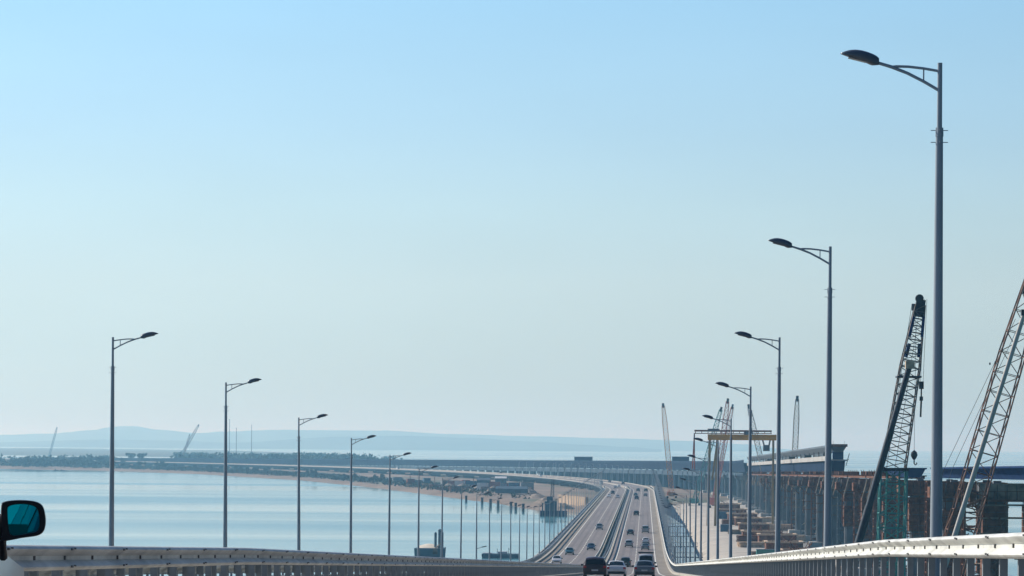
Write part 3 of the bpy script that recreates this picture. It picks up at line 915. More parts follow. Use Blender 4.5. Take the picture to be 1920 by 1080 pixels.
for i, s in enumerate(pier_s[:16]):
    sm = s + 31
    zt = zrail(sm)
    rust = i in (0, 1, 2, 3, 4, 6, 7, 9)
    lab = 'steel scaffold tower between the %s and %s railway piers' % (ORD[i], ORD[i + 1])
    scaffold(sm, RU - 1.0, 6.4, 3.2, WATER + 2.0, zt - 0.4, 'scaffold_tower', ('rusty ' if rust else 'grey ') + lab, M['brown'] if rust else M['grey_steel'], 13, 'scaffold towers between the railway piers')
# falsework beams lying over pier tops and towers where no girder has been placed yet
for i, s in enumerate(pier_s[3:17]):
    t = thing('falsework_beam', 'rust brown falsework frame spanning the %s gap between railway piers' % ORD[i + 3], 'falsework', P(s, RU, z=zrail(s)), group='falsework frames on the railway piers')
    l0 = t.location.copy()
    a = MB()
    for u in (RU - 3.6, RU - 1.2, RU + 1.2, RU + 3.6):
        a.bar(P(s + 1.5, u, z=zrail(s) + .15), P(s + 60, u, z=zrail(s + 60) + .15), .4, .5)
    rel(a.build('beam', M['brown'], t), l0)
    b = MB()
    for k in range(8):
        q = s + 4 + 7.4 * k
        b.bar(P(q, RU - 4.4, z=zrail(q) + .5), P(q, RU + 4.4, z=zrail(q) + .5), .3, .22)
        if rs.random() < .6: b.bar(P(q, RU - 4.0, z=zrail(q) + .6), P(q, RU - 4.0, z=zrail(q) + 1.7), .12)
        if rs.random() < .4: b.box(P(q, RU - 2.5, z=zrail(q) + 1.0), (2.0, 2.6, .8))
    rel(b.build('cross_beam', M['brown'], t), l0)
    c = MB()
    for k in range(3):
        q = s + rs.uniform(5, 18) + 17 * k
        if rs.random() < .3: continue
        c.bar(P(q, RU - 4.2, z=zrail(q) - .2), P(q + 2, RU - 5.2, z=zrail(q) - 4.5), .22, .16)
        c.bar(P(q + 4, RU - 4.2, z=zrail(q) - .2), P(q + 3, RU - 4.4, z=zrail(q) - 3.0), .3, .3)
    rel(c.build('prop', M['form'], t), l0)

def box_girder(s0, s1, label, top=3.3, wt=6.2, wb=3.0, name='girder_segment', m='blue_steel', u=RU, deck=True):
    t = thing(name, label, 'bridge girder', P(s0, u, z=zrail(s0)))
    l0 = t.location.copy()
    ss = [s0 + (s1 - s0) * k / 12 for k in range(13)]
    a = MB()
    rings = [[P(q, u + x, z=zrail(q) + z) for x, z in ((-wb / 2, .2), (wb / 2, .2), (wb / 2 + .9, top), (-wb / 2 - .9, top))] for q in ss]
    a.loft(rings)
    rel(a.build('box', M[m], t, fix=True), l0)
    b = MB()
    rings = [[P(q, u + x, z=zrail(q) + z) for x, z in ((-wt / 2, top + .01), (wt / 2, top + .01), (wt / 2, top + .28), (-wt / 2, top + .28))] for q in ss]
    b.loft(rings)
    rel(b.build('deck_plate', M['grey_steel'] if deck else M[m], t, fix=True), l0)
    return t
box_girder(395, 545, 'deep blue steel girder lying on the nearest railway piers at the right edge', top=1.75, deck=False)
box_girder(612, 668, 'short deep blue girder end behind the teal crane', top=1.8, wt=4.6, wb=2.2, deck=False)

# the finished spans farther off: blue box girders below, a roofed walkway with posts above
sup = thing('railway_viaduct', 'dark blue railway viaduct spans reaching from behind the second lamp post to the far shore', 'railway bridge', P(860, RU, z=zsup(860)))
l0 = sup.location.copy()
sv = [856 + 12 * k for k in range(int((S_END - 856) / 12))]
def sup_part(name, prof, m, sl):
    a = MB(); prism(a, prof, sl, zf=zsup)
    return rel(a.build(name, m, sup, fix=True), l0)
svn = [q for q in sv if q < 1560]
svf = [q for q in sv if q >= 1540]
sup_part('box_girder', [(RU - 1.6, -.7), (RU + 1.6, -.7), (RU + 1.9, 2.6), (RU - 1.9, 2.6)], M['viaduct_steel'], svn)
sup_part('walkway', [(RU - 2.6, 2.62), (RU + 2.6, 2.62), (RU + 2.6, 2.95), (RU - 2.6, 2.95)], M['pale_concrete'], svn)
sup_part('walkway_parapet', [(RU - 2.62, 2.97), (RU - 2.54, 2.97), (RU - 2.54, 3.9), (RU - 2.62, 3.9)], M['pale_concrete'], svn)
for q0, q1, dz_ in ((905, 962, 1.3), (1010, 1030, .7), (1120, 1190, 1.0), (1320, 1350, .8)):
    a = MB(); a.bar(P(q0, RU - .2, z=zsup(q0) + 4.9 - dz_ / 2), P(q1, RU - .2, z=zsup(q1) + 4.88 - dz_ / 2), 2.2, dz_)
    rel(a.build('service_carriage', M['dark_steel'], sup), l0)
# upper box standing on posts
sup_part('top_deck', [(RU - 1.2, 4.9), (RU + 1.2, 4.9), (RU + 2.2, 6.4), (RU + 2.2, 6.9), (RU - 2.2, 6.9), (RU - 2.2, 6.4)], M['grey_steel'], svn)
for q in range(870, 1556, 27):
    a = MB()
    for x in (-1.5, 1.4): a.bar(P(q, RU + x, z=zsup(q) + 2.9), P(q, RU + x, z=zsup(q) + 5.4), .2)
    o = rel(a.build('post', M['dark_steel'], sup), l0)
sup_part('cap_beam', [(RU - 3.0, -3.6), (RU + 3.0, -3.6), (RU + 3.0, -.8), (RU - 3.0, -.8)], M['girder'], [q for q in sv if q > 1580])
a = MB(); a.box(P(857.2, RU, z=zsup(857) + 3.6), (2.9, 1.6, 6.0)); a.box(P(856.6, RU - 2.4, z=zsup(857) + 2.4), (.7, .9, 2.4)); rel(a.build('end_block', M['blue_steel'], sup), l0)
a = MB(); a.box(P(855.5, RU, z=zsup(857) + 6.75), (4.6, 5.0, .7)); a.bar(P(855.5, RU - 1.4, z=zsup(857) + 7), P(855.5, RU - 1.4, z=zsup(857) + 8.0), .06); a.bar(P(855.5, RU + 1.6, z=zsup(857) + 7), P(855.5, RU + 1.6, z=zsup(857) + 8.0), .06)
rel(a.build('end_platform', M['brown'], sup), l0)
a = MB(); a.bar(P(856, RU + 2.1, z=zsup(857) + 1.2), P(856, RU + 3.0, z=zsup(857) + 4.6), .18); a.bar(P(856, RU + 2.0, z=zsup(857) + 2.6), P(856, RU + 2.9, z=zsup(857) + 3.0), .14)
rel(a.build('end_bracket', M['dark_steel'], sup), l0)
# far part of the viaduct
sup_part('far_girder', [(RU - 3.4, -.4), (RU + 3.4, -.4), (RU + 4.4, 4.0), (RU - 4.4, 4.0)], M['viaduct_steel'], svf)
sup_part('far_parapet', [(RU - 4.6, 4.02), (RU - 4.2, 4.02), (RU - 4.2, 5.4), (RU - 4.6, 5.4)], M['viaduct_steel'], svf)
for q in range(1600, int(S_END) - 10, 24):
    p = MB()
    for x in (-1.2, 1.2): p.tube([P(q, RU + x, z=WATER - 1), P(q, RU + x, z=zsup(q) - 3.0)], 1.6, 8)
    p.bar(P(q, RU - 3.4, z=zsup(q) - 2.2), P(q, RU + 3.4, z=zsup(q) - 2.2), 2.6, 1.9)
    for x in (-2.2, 2.2): p.box(P(q, RU + x, z=zsup(q) - .85), (1.0, 1.0, .95))
    rel(p.build('pier', M['girder'], sup), l0)
# cabin on the far deck
for px, d_, wdt, hgt, lab in ((1094, 2470, 14, 6.5, 'dark blue box cabin standing on the far railway viaduct'), (1276, 2070, 11, 6.0, 'dark blue launching unit at the viaduct end near the orange crane')):
    p = at(px, 861, d_)
    t = thing('site_cabin', lab, 'cabin', p)
    c = MB(); c.box((0, 0, -1.6), (wdt, 9, hgt)); c.build('wall', M['blue_steel'], t)
    c = MB(); c.box((0, 0, -1.6 + hgt / 2 + .15), (wdt + .6, 9.6, .3)); c.build('roof', M['grey_steel'], t)

# ------------------------------------------------------------------ cranes
def lattice(mb, p0, p1, w0, w1, n, r, rd=None, side=(1, 0, 0)):
    p0, p1 = Vector(p0), Vector(p1)
    d = (p1 - p0).normalized()
    a = (Vector(side) - d * d.dot(Vector(side))).normalized(); b = a.cross(d).normalized()
    rd = rd or r * .6
    C = []
    for k in range(n + 1):
        t = k / n; c = p0.lerp(p1, t); w_ = (w0 + (w1 - w0) * t) / 2
        C.append([c + a * (x * w_) + b * (y * w_) for x, y in ((-1, -1), (1, -1), (1, 1), (-1, 1))])
    for j in range(4): mb.bar(C[0][j], C[n][j], r * 2)
    for k in range(n):
        for j in range(4):
            j2 = (j + 1) % 4
            if (k + j) % 2: mb.bar(C[k][j], C[k + 1][j2], rd * 2)
            else: mb.bar(C[k][j2], C[k + 1][j], rd * 2)
            mb.bar(C[k][j], C[k][j2], rd * 1.7)
def crawler(t, foot, m, rz=0.0):
    """tracks, machinery house and cab under a boom foot"""
    f = Vector(foot)
    a = MB()
    for x in (-2.2, 2.2): a.box(f + Vector((x, 0, .6)), (1.0, 6.4, 1.2)); a.box(f + Vector((x, 0, .6)), (1.06, 5.6, .7))
    a.build('track', M['dark_steel'], t)
    b = MB(); b.box(f + Vector((0, -.8, 2.3)), (3.4, 5.6, 1.9)); b.box(f + Vector((0, -3.2, 2.5)), (3.8, 1.2, 1.6)); b.tube([f + Vector((0, 0, 1.0)), f + Vector((0, 0, 1.5))], 1.3, 14)
    b.build('machinery_house', m, t)
    c = MB(); c.box(f + Vector((-1.9, 1.6, 2.5)), (1.1, 1.8, 2.0)); cb = c.build('cab', m, t)
    g = MB(); g.box(f + Vector((-1.9, 2.35, 2.8)), (1.0, .4, 1.1)); g.build('window', M['glass'], cb)
CAUSE = -27.6
def mobile_crane(name, label, foot, tip, m_low, m_up, w=2.4, split=.45, n=22, head='dark_steel', r=.09, taper=.35, body='grey_steel', group=None):
    t = thing(name, label, 'crane', (foot[0], foot[1], CAUSE), group=group)
    base = Vector((foot[0], foot[1], CAUSE)); T = Vector(tip) - base; F0 = Vector((0, 0, 2.2))
    crawler(t, (0, 0, 0), M[body])
    mid = F0.lerp(T, split); neck = F0.lerp(T, .80)
    a = MB(); lattice(a, F0, mid, w, w, max(4, int(n * split)), r); a.build('boom_foot', M[m_low], t)
    b = MB(); lattice(b, mid, neck, w * .95, w * .85, max(4, int(n * (.80 - split))), r * .9); lattice(b, neck, F0.lerp(T, .985), w * .85, w * taper, max(3, int(n * .2)), r * .9)
    b.build('boom', M[m_up], t)
    c = MB(); d = (T - F0).normalized()
    c.bar(F0.lerp(T, .93), T, w * taper * .95, w * taper * 1.0); c.tube([T + Vector((-.28, 0, .2)), T + Vector((.28, 0, .2))], .45, 12)
    c.build('boom_head', M[head], t)
    return t, base, F0, T
# the teal and grey crane, left of the tall lamp post
dA = 380
tip = at(1727, 562, dA); jnt = at(1675, 880, dA)
foot = Vector((jnt.x - .5, dA, CAUSE))
tA = thing('lattice_crane', 'grey lattice boom crane on an upright teal lattice tower, between the two right lamp posts', 'crane', foot)
bA = foot; TA = tip - bA; fA = jnt - bA
crawler(tA, (0, 0, 0), M['grey_steel'])
a = MB(); lattice(a, (0, 0, 2.2), fA, 3.3, 3.1, 13, .085, .065); lattice(a, (0, 0, 2.2), fA, 1.5, 1.5, 16, .05, .04); a.build('tower', M['teal'], tA)
a = MB(); nk = fA.lerp(TA, .60); lattice(a, fA, nk, 2.8, 2.3, 11, .075, .05); lattice(a, nk, fA.lerp(TA, .97), 2.3, 1.15, 9, .07, .045); a.build('boom', M['crane_grey'], tA)
a = MB(); a.bar(fA.lerp(TA, .90), TA, 1.1, 1.0); a.box(TA + Vector((-.5, 0, -.9)), (1.2, .8, .8)); a.tube([TA + Vector((-.2, -.3, .15)), TA + Vector((-.2, .3, .15))], .5, 12); a.build('boom_head', M['dark_steel'], tA)
pl = MB(); pl.box(fA, (3.5, 3.5, .35)); pl.build('boom_joint', M['dark_steel'], tA)
pl = MB(); pl.box(fA.lerp(TA, .545), (2.9, 2.9, .22)); pl.build('boom_platform', M['dark_steel'], tA)
bl = MB()
for k, (q, e) in enumerate(((.78, .90), (.66, .74))):
    for x in (-.9, .9): bl = MB(); bl.bar(fA.lerp(TA, q) + Vector((x * .85, -.8, 0)), fA.lerp(TA, e) + Vector((x * .65, -.7, 0)), .34); bl.build('cover_plate', M['blue_steel'], tA)
hk = MB()
top = TA + Vector((.4, 0, .1))
p1 = at(1726, 716, dA) - bA; p2 = at(1726, 782, dA) - bA
hk.bar(top, p1, .045); hk.bar(top + Vector((.3, 0, 0)), p1 + Vector((.3, 0, 0)), .045)
hk.build('hoist_rope', M['rope'], tA)
hb = MB(); hb.box(p1 + Vector((.1, 0, -.4)), (.55, .4, .9)); hb.bar(p1 + Vector((.1, 0, -.8)), p1 + Vector((.1, 0, -2.0)), .16); hb.box(p1 + Vector((.1, 0, -2.0)), (.4, .35, .5)); hb.bar(p1 + Vector((.1, 0, -2.2)), p2, .2)
hb.build('hook_block', M['dark_steel'], tA)
rp = MB()
for x in (-.5, .5): rp.bar(TA + Vector((x - .6, -.2, -.5)), Vector((-3.2 + x, -3.2, 3.6)), .05)
rp.build('guy_rope', M['rope'], tA)
# second rope with hook ball (belongs to the telescopic crane)
def telescopic(label, foot_px, tip_px, d, m, w0, w1, hook=None, body='dark_steel'):
    f, t_ = at(*foot_px, d), at(*tip_px, d)
    dirv = (t_ - f).normalized()
    k = (f.z - (CAUSE + 2.6)) / dirv.z
    f0 = f - dirv * k
    t = thing('telescopic_crane', label, 'crane', (f0.x, d, CAUSE))
    base = Vector((f0.x, d, CAUSE))
    a = MB(); c = Vector((0, 0, 0))
    a.box((0, 0, 1.25), (2.7, 9.5, .9)); a.box((-.2, -2.2, 2.3), (2.4, 3.2, 1.3)); a.box((.9, 3.2, 2.2), (1.1, 2.2, 1.3))
    a.build('carrier', M[body], t)
    for y in (-3.4, -1.9, 1.9, 3.4):
        for x in (-1.2, 1.2):
            w_ = MB(); w_.tube([(x - .18, y, .55), (x + .18, y, .55)], .55, 14); w_.build('wheel', M['tyre'], t)
    A, B = f0 - base, t_ - base
    for i, (q0, q1, wk) in enumerate(((0, .52, w0), (.50, .78, (w0 + w1) / 2 * 1.02), (.76, 1.0, w1))):
        b = MB(); b.tube([A.lerp(B, q0), A.lerp(B, q1)], wk / 2, 14); b.build('boom_section', M[m], t, smooth=40)
    h = MB(); h.box(B, (w1 * 1.5, w1 * 1.6, w1 * 1.3)); h.build('boom_head', M['timber'] if m == 'dark_steel' else M['dark_steel'], t)
    if hook:
        p = at(*hook, d) - base
        r_ = MB(); r_.bar(Vector((p.x, 0, B.z - .4)), p + Vector((0, 0, .5)), .045); r_.build('hoist_rope', M['rope'], t)
        o = MB(); o.tube([p + Vector((0, 0, .75)), p + Vector((0, 0, .55)), p + Vector((0, 0, .2)), p + Vector((0, 0, -.15)), p + Vector((0, 0, -.4))], [.08, .28, .34, .22, .06], 12)
        o.tube([p + Vector((0, 0, -.4)), p + Vector((0, 0, -.7)), p + Vector((.12, 0, -.9)), p + Vector((.26, 0, -.8)), p + Vector((.27, 0, -.66))], .07, 8)
        o.build('hook_ball', M['dark_steel'], t, smooth=50)
    return t
telescopic('dark telescopic crane boom rising diagonally across the teal lattice boom', (1612, 1010), (1706, 684), 372, 'dark_steel', .95, .7)
telescopic('off-white telescopic crane boom leaning beside the brown lattice boom at the right edge', (1795, 988), (1921, 586), 292, 'crane_white', .50, .42)
# jib that carries the hook ball: crane in front of the blue girder
tB_foot, tB_tip = at(1708, 834.5, 300), at(1946, 494, 300)
tB, bB, fB, TB = mobile_crane('lattice_crane', 'brown lattice boom crane cut off by the right edge of the photo', (tB_foot.x, 300), tB_tip, 'crane_rust', 'crane_rust', w=2.7, split=.45, n=24, r=.07, taper=.5)
rp = MB()
for px0, px1 in ((1771, 1904), (1786, 1916)):
    rp.bar(at(px1, 598, 299) - bB, at(px0, 878, 299) - bB, .04)
for px, py in ((1856, 682), (1866, 680)):
    rp.box(at(px, py, 299) - bB, (.13, .13, .22))
rp.bar(at(1771, 878, 299) - bB, Vector((-4.4, -1.2, 3.0)), .04); rp.bar(at(1786, 878, 299) - bB, Vector((-3.6, -1.2, 3.0)), .04)
rp.build('guy_rope', M['rope'], tB)
# hook ball hanging from the jib of the teal crane
hb = MB(); p = at(1714, 856, dA) - bA
hb.tube([p + Vector((0, 0, .75)), p + Vector((0, 0, .5)), p + Vector((0, 0, .15)), p + Vector((0, 0, -.2)), p + Vector((0, 0, -.45))], [.08, .34, .42, .26, .06], 12)
hb.tube([p + Vector((0, 0, -.4)), p + Vector((0, 0, -.8)), p + Vector((.14, 0, -1.0)), p + Vector((.3, 0, -.9)), p + Vector((.31, 0, -.72))], .08, 8)
hb.build('hook_ball', M['dark_steel'], tA, smooth=50)
hr = MB(); hr.bar(p + Vector((0, 0, .7)), Vector((p.x + .1, 0, TA.z - .6)), .04); hr.build('hoist_rope', M['rope'], tA)

def far_crane(label, fpx, tpx, d, m, w=2.2, head='dark_steel', ground=-27.5, n=20, r=.14):
    f, t_ = at(*fpx, d), at(*tpx, d)
    dirv = (t_ - f)
    k = (f.z - (ground + 2.2)) / dirv.z
    f0 = f - dirv * k
    t = thing('tower_boom_crane', label, 'crane', (f0.x, d, ground), group='lattice cranes on the far building site')
    base = Vector((f0.x, d, ground)); A = Vector((0, 0, 2.2)); B = t_ - base
    crawler(t, (0, 0, 0), M[m])
    a = MB(); lattice(a, A, A.lerp(B, .8), w, w, n, r); lattice(a, A.lerp(B, .8), A.lerp(B, .97), w, w * .6, 4, r); a.build('boom', M[m], t)
    h = MB(); h.bar(A.lerp(B, .95), B, w * .5); h.build('boom_head', M[head], t)
    c = MB(); c.bar(B + Vector((.5, 0, 0)), B + Vector((.5, 0, -min(14, B.z * .4))), .06); c.build('hoist_rope', M['rope'], t)
    return t
far_crane('orange lattice crane standing alone left of the gantry crane, near the bend', (1256, 890), (1243, 756), 1650, 'crane_orange', w=2.4)
far_crane('pale teal crane boom, leftmost of the cluster above the gantry beam', (1338, 815), (1353, 763), 1450, 'teal', w=2.0)
far_crane('pale red crane boom, tallest of the cluster above the gantry beam', (1352, 850), (1365, 747), 1400, 'crane_red', w=2.0)
far_crane('pale red crane boom with flat head beside the tallest of the cluster', (1356, 850), (1374, 758), 1480, 'crane_red', w=1.8)
far_crane('cream crane boom behind the fourth right lamp post', (1424, 850), (1403, 758), 1380, 'crane_cream', w=2.0)
far_crane('slim grey crane boom above the roofed viaduct, right of the gantry crane', (1491, 838), (1495, 742), 1250, 'crane_cream', w=2.0)
far_crane('faint crane far left, leaning right above the woods', (97, 838), (107, 801), 5200, 'grey_steel', w=2.4, r=.13)
far_crane('grey crane leaning right above the far woods left of the thin masts', (345, 845), (373, 796), 4300, 'crane_rust', w=2.8, r=.14)
far_crane('small grey crane boom just left of the larger leaning far crane', (347, 845), (356, 814), 4400, 'crane_rust', w=2.0, r=.12)

# gantry crane
dG = 1080
def gantry():
    base = at(1390, 838, dG); base.z = -27.5
    t = thing('gantry_crane', 'yellow gantry crane bridging the railway works below the crane cluster', 'gantry crane', base)
    def q(px, py, dd=0): return at(px, py, dG + dd) - base
    a = MB(); a.bar(q(1327, 819.5), q(1457, 820.5), 1.9, 1.95); a.build('main_beam', M['yellow'], t)
    b = MB(); b.bar(q(1302, 807.5, 8), q(1447, 808.5, 8), 0.55, 0.6)
    for k in range(13): b.bar(q(1304 + 11.8 * k, 808, 8), q(1304 + 11.8 * k, 812, 8), .25)
    b.bar(q(1303, 812.5, 8), q(1447, 813, 8), .28)
    b.build('upper_beam', M['brown'], t)
    c = MB(); c.box(q(1338, 806, 8), (4, 2, .8)); c.box(q(1402, 812, 0), (2.6, 2, 1.1)); c.build('trolley', M['grey_steel'], t)
    for px in (1331, 1345):
        l = MB(); w0 = q(px, 824); l.bar(w0, Vector((w0.x - .5, 0, .2)), .85); l.build('leg', M['leg'], t)
    l = MB(); w0 = q(1345, 826); l.bar(w0, q(1335, 900), .6); l.build('leg_brace', M['leg'], t)
    for px in (1302, 1298):
        l = MB(); w0 = q(px + (4 if px < 1300 else 0), 812, 8); v = q(px, 880, 8); l.bar(w0, v, .4); l.build('thin_leg', M['crane_red'], t)
    for p0, p1 in (((1430, 825), (1434, 840)), ((1444, 825), (1441, 840))):
        l = MB(); l.bar(q(*p0), q(*p1), .5); l.build('hanger', M['grey_steel'], t)
    l = MB(); l.box(q(1437, 840), (2.2, 2.0, 2.1)); l.build('counterweight', M['grey_steel'], t)
    l = MB(); w0 = q(1450, 825); l.bar(w0, Vector((w0.x, 0, .2)), .75); l.build('leg', M['leg'], t)
gantry()
# thin masts far left
for px, py, lab in ((430, 787, 'tallest thin mast beside the second left lamp post'), (443, 803, 'shortest of the three thin masts on the far spit'), (471.5, 797, 'rightmost of the three thin masts on the far spit')):
    p = at(px, 846, 4200); tz = at(px, py, 4200).z
    t = tag(None or MB().build('x', M['grey_steel']), None) if False else None
    b = MB(); b.tube([(0, 0, -4), (0, 0, tz - p.z)], [.42, .28], 8); b.box((0, 0, tz - p.z), (1.0, 1.0, .8))
    o = b.build('lighting_mast', M['grey_steel']); o.location = p
    tag(o, lab, 'mast', 'thin masts on the far spit')

# ------------------------------------------------------------------ building site on the causeway
rs = random.Random(5)
def cofferdam(s, u, lab):
    t = thing('cofferdam', lab, 'cofferdam', P(s, u, z=-27.7), group='brown formwork pits beside the railway piers')
    a = MB()
    W_, D_, H_ = rs.uniform(8, 10.5), rs.uniform(9, 13), rs.uniform(2.0, 3.6)
    for x, y, sx, sy in ((0, -D_ / 2, W_, .4), (0, D_ / 2, W_, .4), (-W_ / 2, 0, .4, D_ - .41), (W_ / 2, 0, .4, D_ - .41)):
        a.box((x, y, H_ / 2), (sx, sy, H_))
        n_ = int(max(sx, sy) / 1.4)
    a.build('sheet_wall', M['brown'], t)
    b = MB()
    for y in (-D_ / 2, D_ / 2): b.box((0, y, H_ + .2), (W_ + 1.4, .9, .38))
    for x in (-W_ / 2, W_ / 2): b.box((x, 0, H_ + .2), (.8, D_ - 1.2, .36))
    for k in range(3): b.box((-W_ / 4 + W_ / 4 * k, 0, H_ - .3), (.4, D_ - .9, .4))
    b.build('capping_beam', M['timber'], t)
    c = MB()
    for k in range(14): c.bar((rs.uniform(-3, 3), rs.uniform(-4, 4), H_ * .2), (rs.uniform(-3, 3), rs.uniform(-4, 4), H_ + rs.uniform(.5, 2.2)), .12)
    c.build('rebar', M['brown'], t)
for i in range(9):
    s = 735 + 72 * i
    cofferdam(s, 36 + rs.uniform(-2, 2), '%s brown formwork pit counted from the right guard rail along the sandy works road' % ORD[i])
def stack(s, u, lab, m, n, L, name='timber_stack', cat='stack'):
    t = thing(name, lab, cat, P(s, u, z=-27.75), rs.uniform(-.2, .2), 'material stacks along the works road')
    a = MB()
    for k in range(n):
        for j in range(4): a.box((rs.uniform(-.3, .3), -1.5 + j, .25 + .45 * k), (L, .7, .36))
    a.build('layer', m, t)
k_ = 0
for s, u, m, n_, L in ((690, 27, 'form', 4, 7), (700, 41, 'timber', 3, 6), (770, 30, 'form', 5, 8), (800, 42, 'brown', 5, 6), (860, 29, 'timber', 4, 7), (905, 30.5, 'brown', 5, 8), (930, 43, 'timber', 4, 8), (985, 29.5, 'form', 4, 7), (1040, 44, 'timber', 5, 9), (1100, 31, 'brown', 5, 8), (1160, 44, 'timber', 4, 9), (1240, 33, 'form', 5, 9), (1330, 34, 'timber', 5, 9)):
    stack(s, u, '%s %s from the near end of the sandy works road' % (ORD[k_], {'form': 'stack of weathered formwork', 'timber': 'stack of pale timber', 'brown': 'stack of rusty beams'}[m]), M[m], n_, L); k_ += 1
def container(loc, rz, size, m, lab, group):
    t = thing('container', lab, 'container', loc, rz, group)
    a = MB(); a.box((0, 0, size[2] / 2), size)
    n_ = int(size[0] / .5)
    for k in range(n_):
        x = -size[0] / 2 + .25 + k * size[0] / n_
        for y in (-1, 1): a.box((x, y * (size[1] / 2 + .03), size[2] / 2), (.22, .06, size[2] - .3))
    a.build('body', m, t)
    b = MB(); b.box((0, 0, size[2] + .05), (size[0] + .1, size[1] + .1, .1)); b.build('roof', M['grey_steel'], t)
CONT = {'blue': mat('container_blue', (.03, .10, .19), .6, var=.2), 'red': mat('container_red', (.30, .07, .05), .6, var=.2), 'grey': mat('container_grey', (.22, .24, .26), .6, var=.2), 'white': M['white'], 'orange': mat('container_orange', (.42, .16, .05), .6, var=.2), 'teal': M['teal']}
container(P(752, 30.5, z=-27.7), 0.0, (8, 3, 3.2), CONT['teal'], 'dark teal site container between the third and fourth right lamp posts', 'containers on the works road')
container(P(1010, 25.5, z=-27.7), 1.57, (6, 2.6, 2.6), CONT['blue'], 'blue container at the left kerb of the sandy works road', 'containers on the works road')
container(P(1190, 30.5, z=-27.7), 0.0, (7, 3, 3.0), CONT['blue'], 'blue container farther up the sandy works road', 'containers on the works road')
# plastered steps of the temporary quay: horizontal trestle spans between deck and causeway
for i, s in enumerate((640, 700, 770, 850, 945, 1060)):
    t = thing('service_gangway', '%s narrow gangway over the water between road deck and works road' % ORD[i], 'gangway', P(s, 9.5, z=WATER + 2.0), group='gangways beside the road deck')
    a = MB(); a.box((0, 0, .9), (9.5, 1.1, .22)); a.build('walkway', M['grey_steel'], t)
    b = MB()
    for x in (-4.2, -1.4, 1.4, 4.2):
        for y in (-.5, .5): b.bar((x, y, -2.6), (x, y, .8), .16)
    b.build('support', M['dark_steel'], t)
    c = MB()
    for y in (-.5, .5):
        c.bar((-4.7, y, 2.0), (4.7, y, 2.0), .07)
        for x in (-4.6, -2.3, 0, 2.3, 4.6): c.bar((x, y, 1.0), (x, y, 2.0), .06)
    c.build('handrail', M['grey_steel'], t)

# ------------------------------------------------------------------ in the water: barges, piles, boats
def barge_silo():
    d = 832; p = at(807, 1047, d); p.z = WATER
    t = thing('silo_barge', 'blue grey barge with three upright silos moored off the left parapet', 'barge', p)
    a = MB(); a.loft([[(-3.7, -5, -1), (3.7, -5, -1), (3.5, 5, -1), (-3.5, 5, -1)], [(-3.9, -5.4, 2.7), (3.9, -5.4, 2.7), (3.7, 5.4, 2.7), (-3.7, 5.4, 2.7)]]); a.build('hull', M['hull'], t, fix=True)
    b = MB(); rings = []
    for k in range(9):
        x = -2.9 + 5.0 * k / 8; rings.append([(x, -3.6, 2.72), (x, 0, 3.2 + .55 * math.sin(math.pi * k / 8)), (x, 3.6, 2.72)])
    b.loft(rings, closed=True); b.build('cover', M['cream'], t, smooth=60, fix=True)
    for x, y, r_, z0, z1 in ((1.45, -2.4, .36, 2.0, 6.6), (2.45, -1.2, .42, 2.6, 7.4), (3.2, -2.6, .36, 1.5, 6.7)):
        c = MB(); c.tube([(x, y, z0), (x, y, z1)], r_, 12); c.tube([(x, y, z1), (x, y, z1 + .25)], [r_, r_ * .4], 12); c.build('silo', M['hull'], t, smooth=50)
    e = MB(); e.box((1.6, -5.2, 1.9), (1.2, 1.0, 1.4)); e.bar((1.5, -5, 2.6), (3.2, -2.6, 4.2), .25); e.build('winch', M['form'], t)
barge_silo()
def flat_barge():
    d = 838; p = at(938, 1052, d); p.z = WATER
    t = thing('flat_barge', 'low dark blue barge with a white cabin beside the left parapet', 'barge', p)
    a = MB(); a.loft([[(-4.6, -3, -1), (4.6, -3, -1), (4.6, 3, -1), (-4.6, 3, -1)], [(-4.8, -3.2, 1.1), (4.8, -3.2, 1.1), (4.8, 3.2, 1.1), (-4.8, 3.2, 1.1)]]); a.build('hull', M['hull'], t, fix=True)
    b = MB(); b.box((.6, 0, 1.4), (2.4, 2.4, .55)); b.box((-3.4, 0, 1.2), (2.4, 2.4, .22)); b.build('cabin', M['white'], t)
    c = MB(); c.bar((-.8, 0, 1.1), (-.8, 0, 2.4), .12); c.bar((2.2, 0, 1.1), (2.2, 0, 2.6), .12); c.bar((2.2, 0, 2.2), (2.9, 0, 2.4), .1); c.build('mast', M['dark_steel'], t)
flat_barge()
pl_x = ((874, 942, 'first'), (904, 946, 'second'), (920, 949, 'third'), (934, 952, 'fourth'), (958, 955, 'fifth'), (967, 957, 'sixth'), (981, 959, 'seventh'))
PM = None
for px, py, o_ in pl_x:
    d = 30 * F / (py - PY - ROLL * (px - PX))
    p = at(px, py, d)
    if PM is None:
        b = MB(); b.tube([(0, 0, -3), (0, 0, 3.2)], .62, 12); b.tube([(0, 0, 3.2), (0, 0, 3.5)], [.74, .74], 12)
        PM = b.build('mooring_pile', M['dark_steel'], smooth=40); o = PM
    else:
        o = PM.copy(); COL.objects.link(o)
    o.location = (p.x, d, WATER)
    tag(o, '%s dark mooring pile from the left in the row off the sandy point' % o_, 'pile', 'mooring piles off the sandy point')
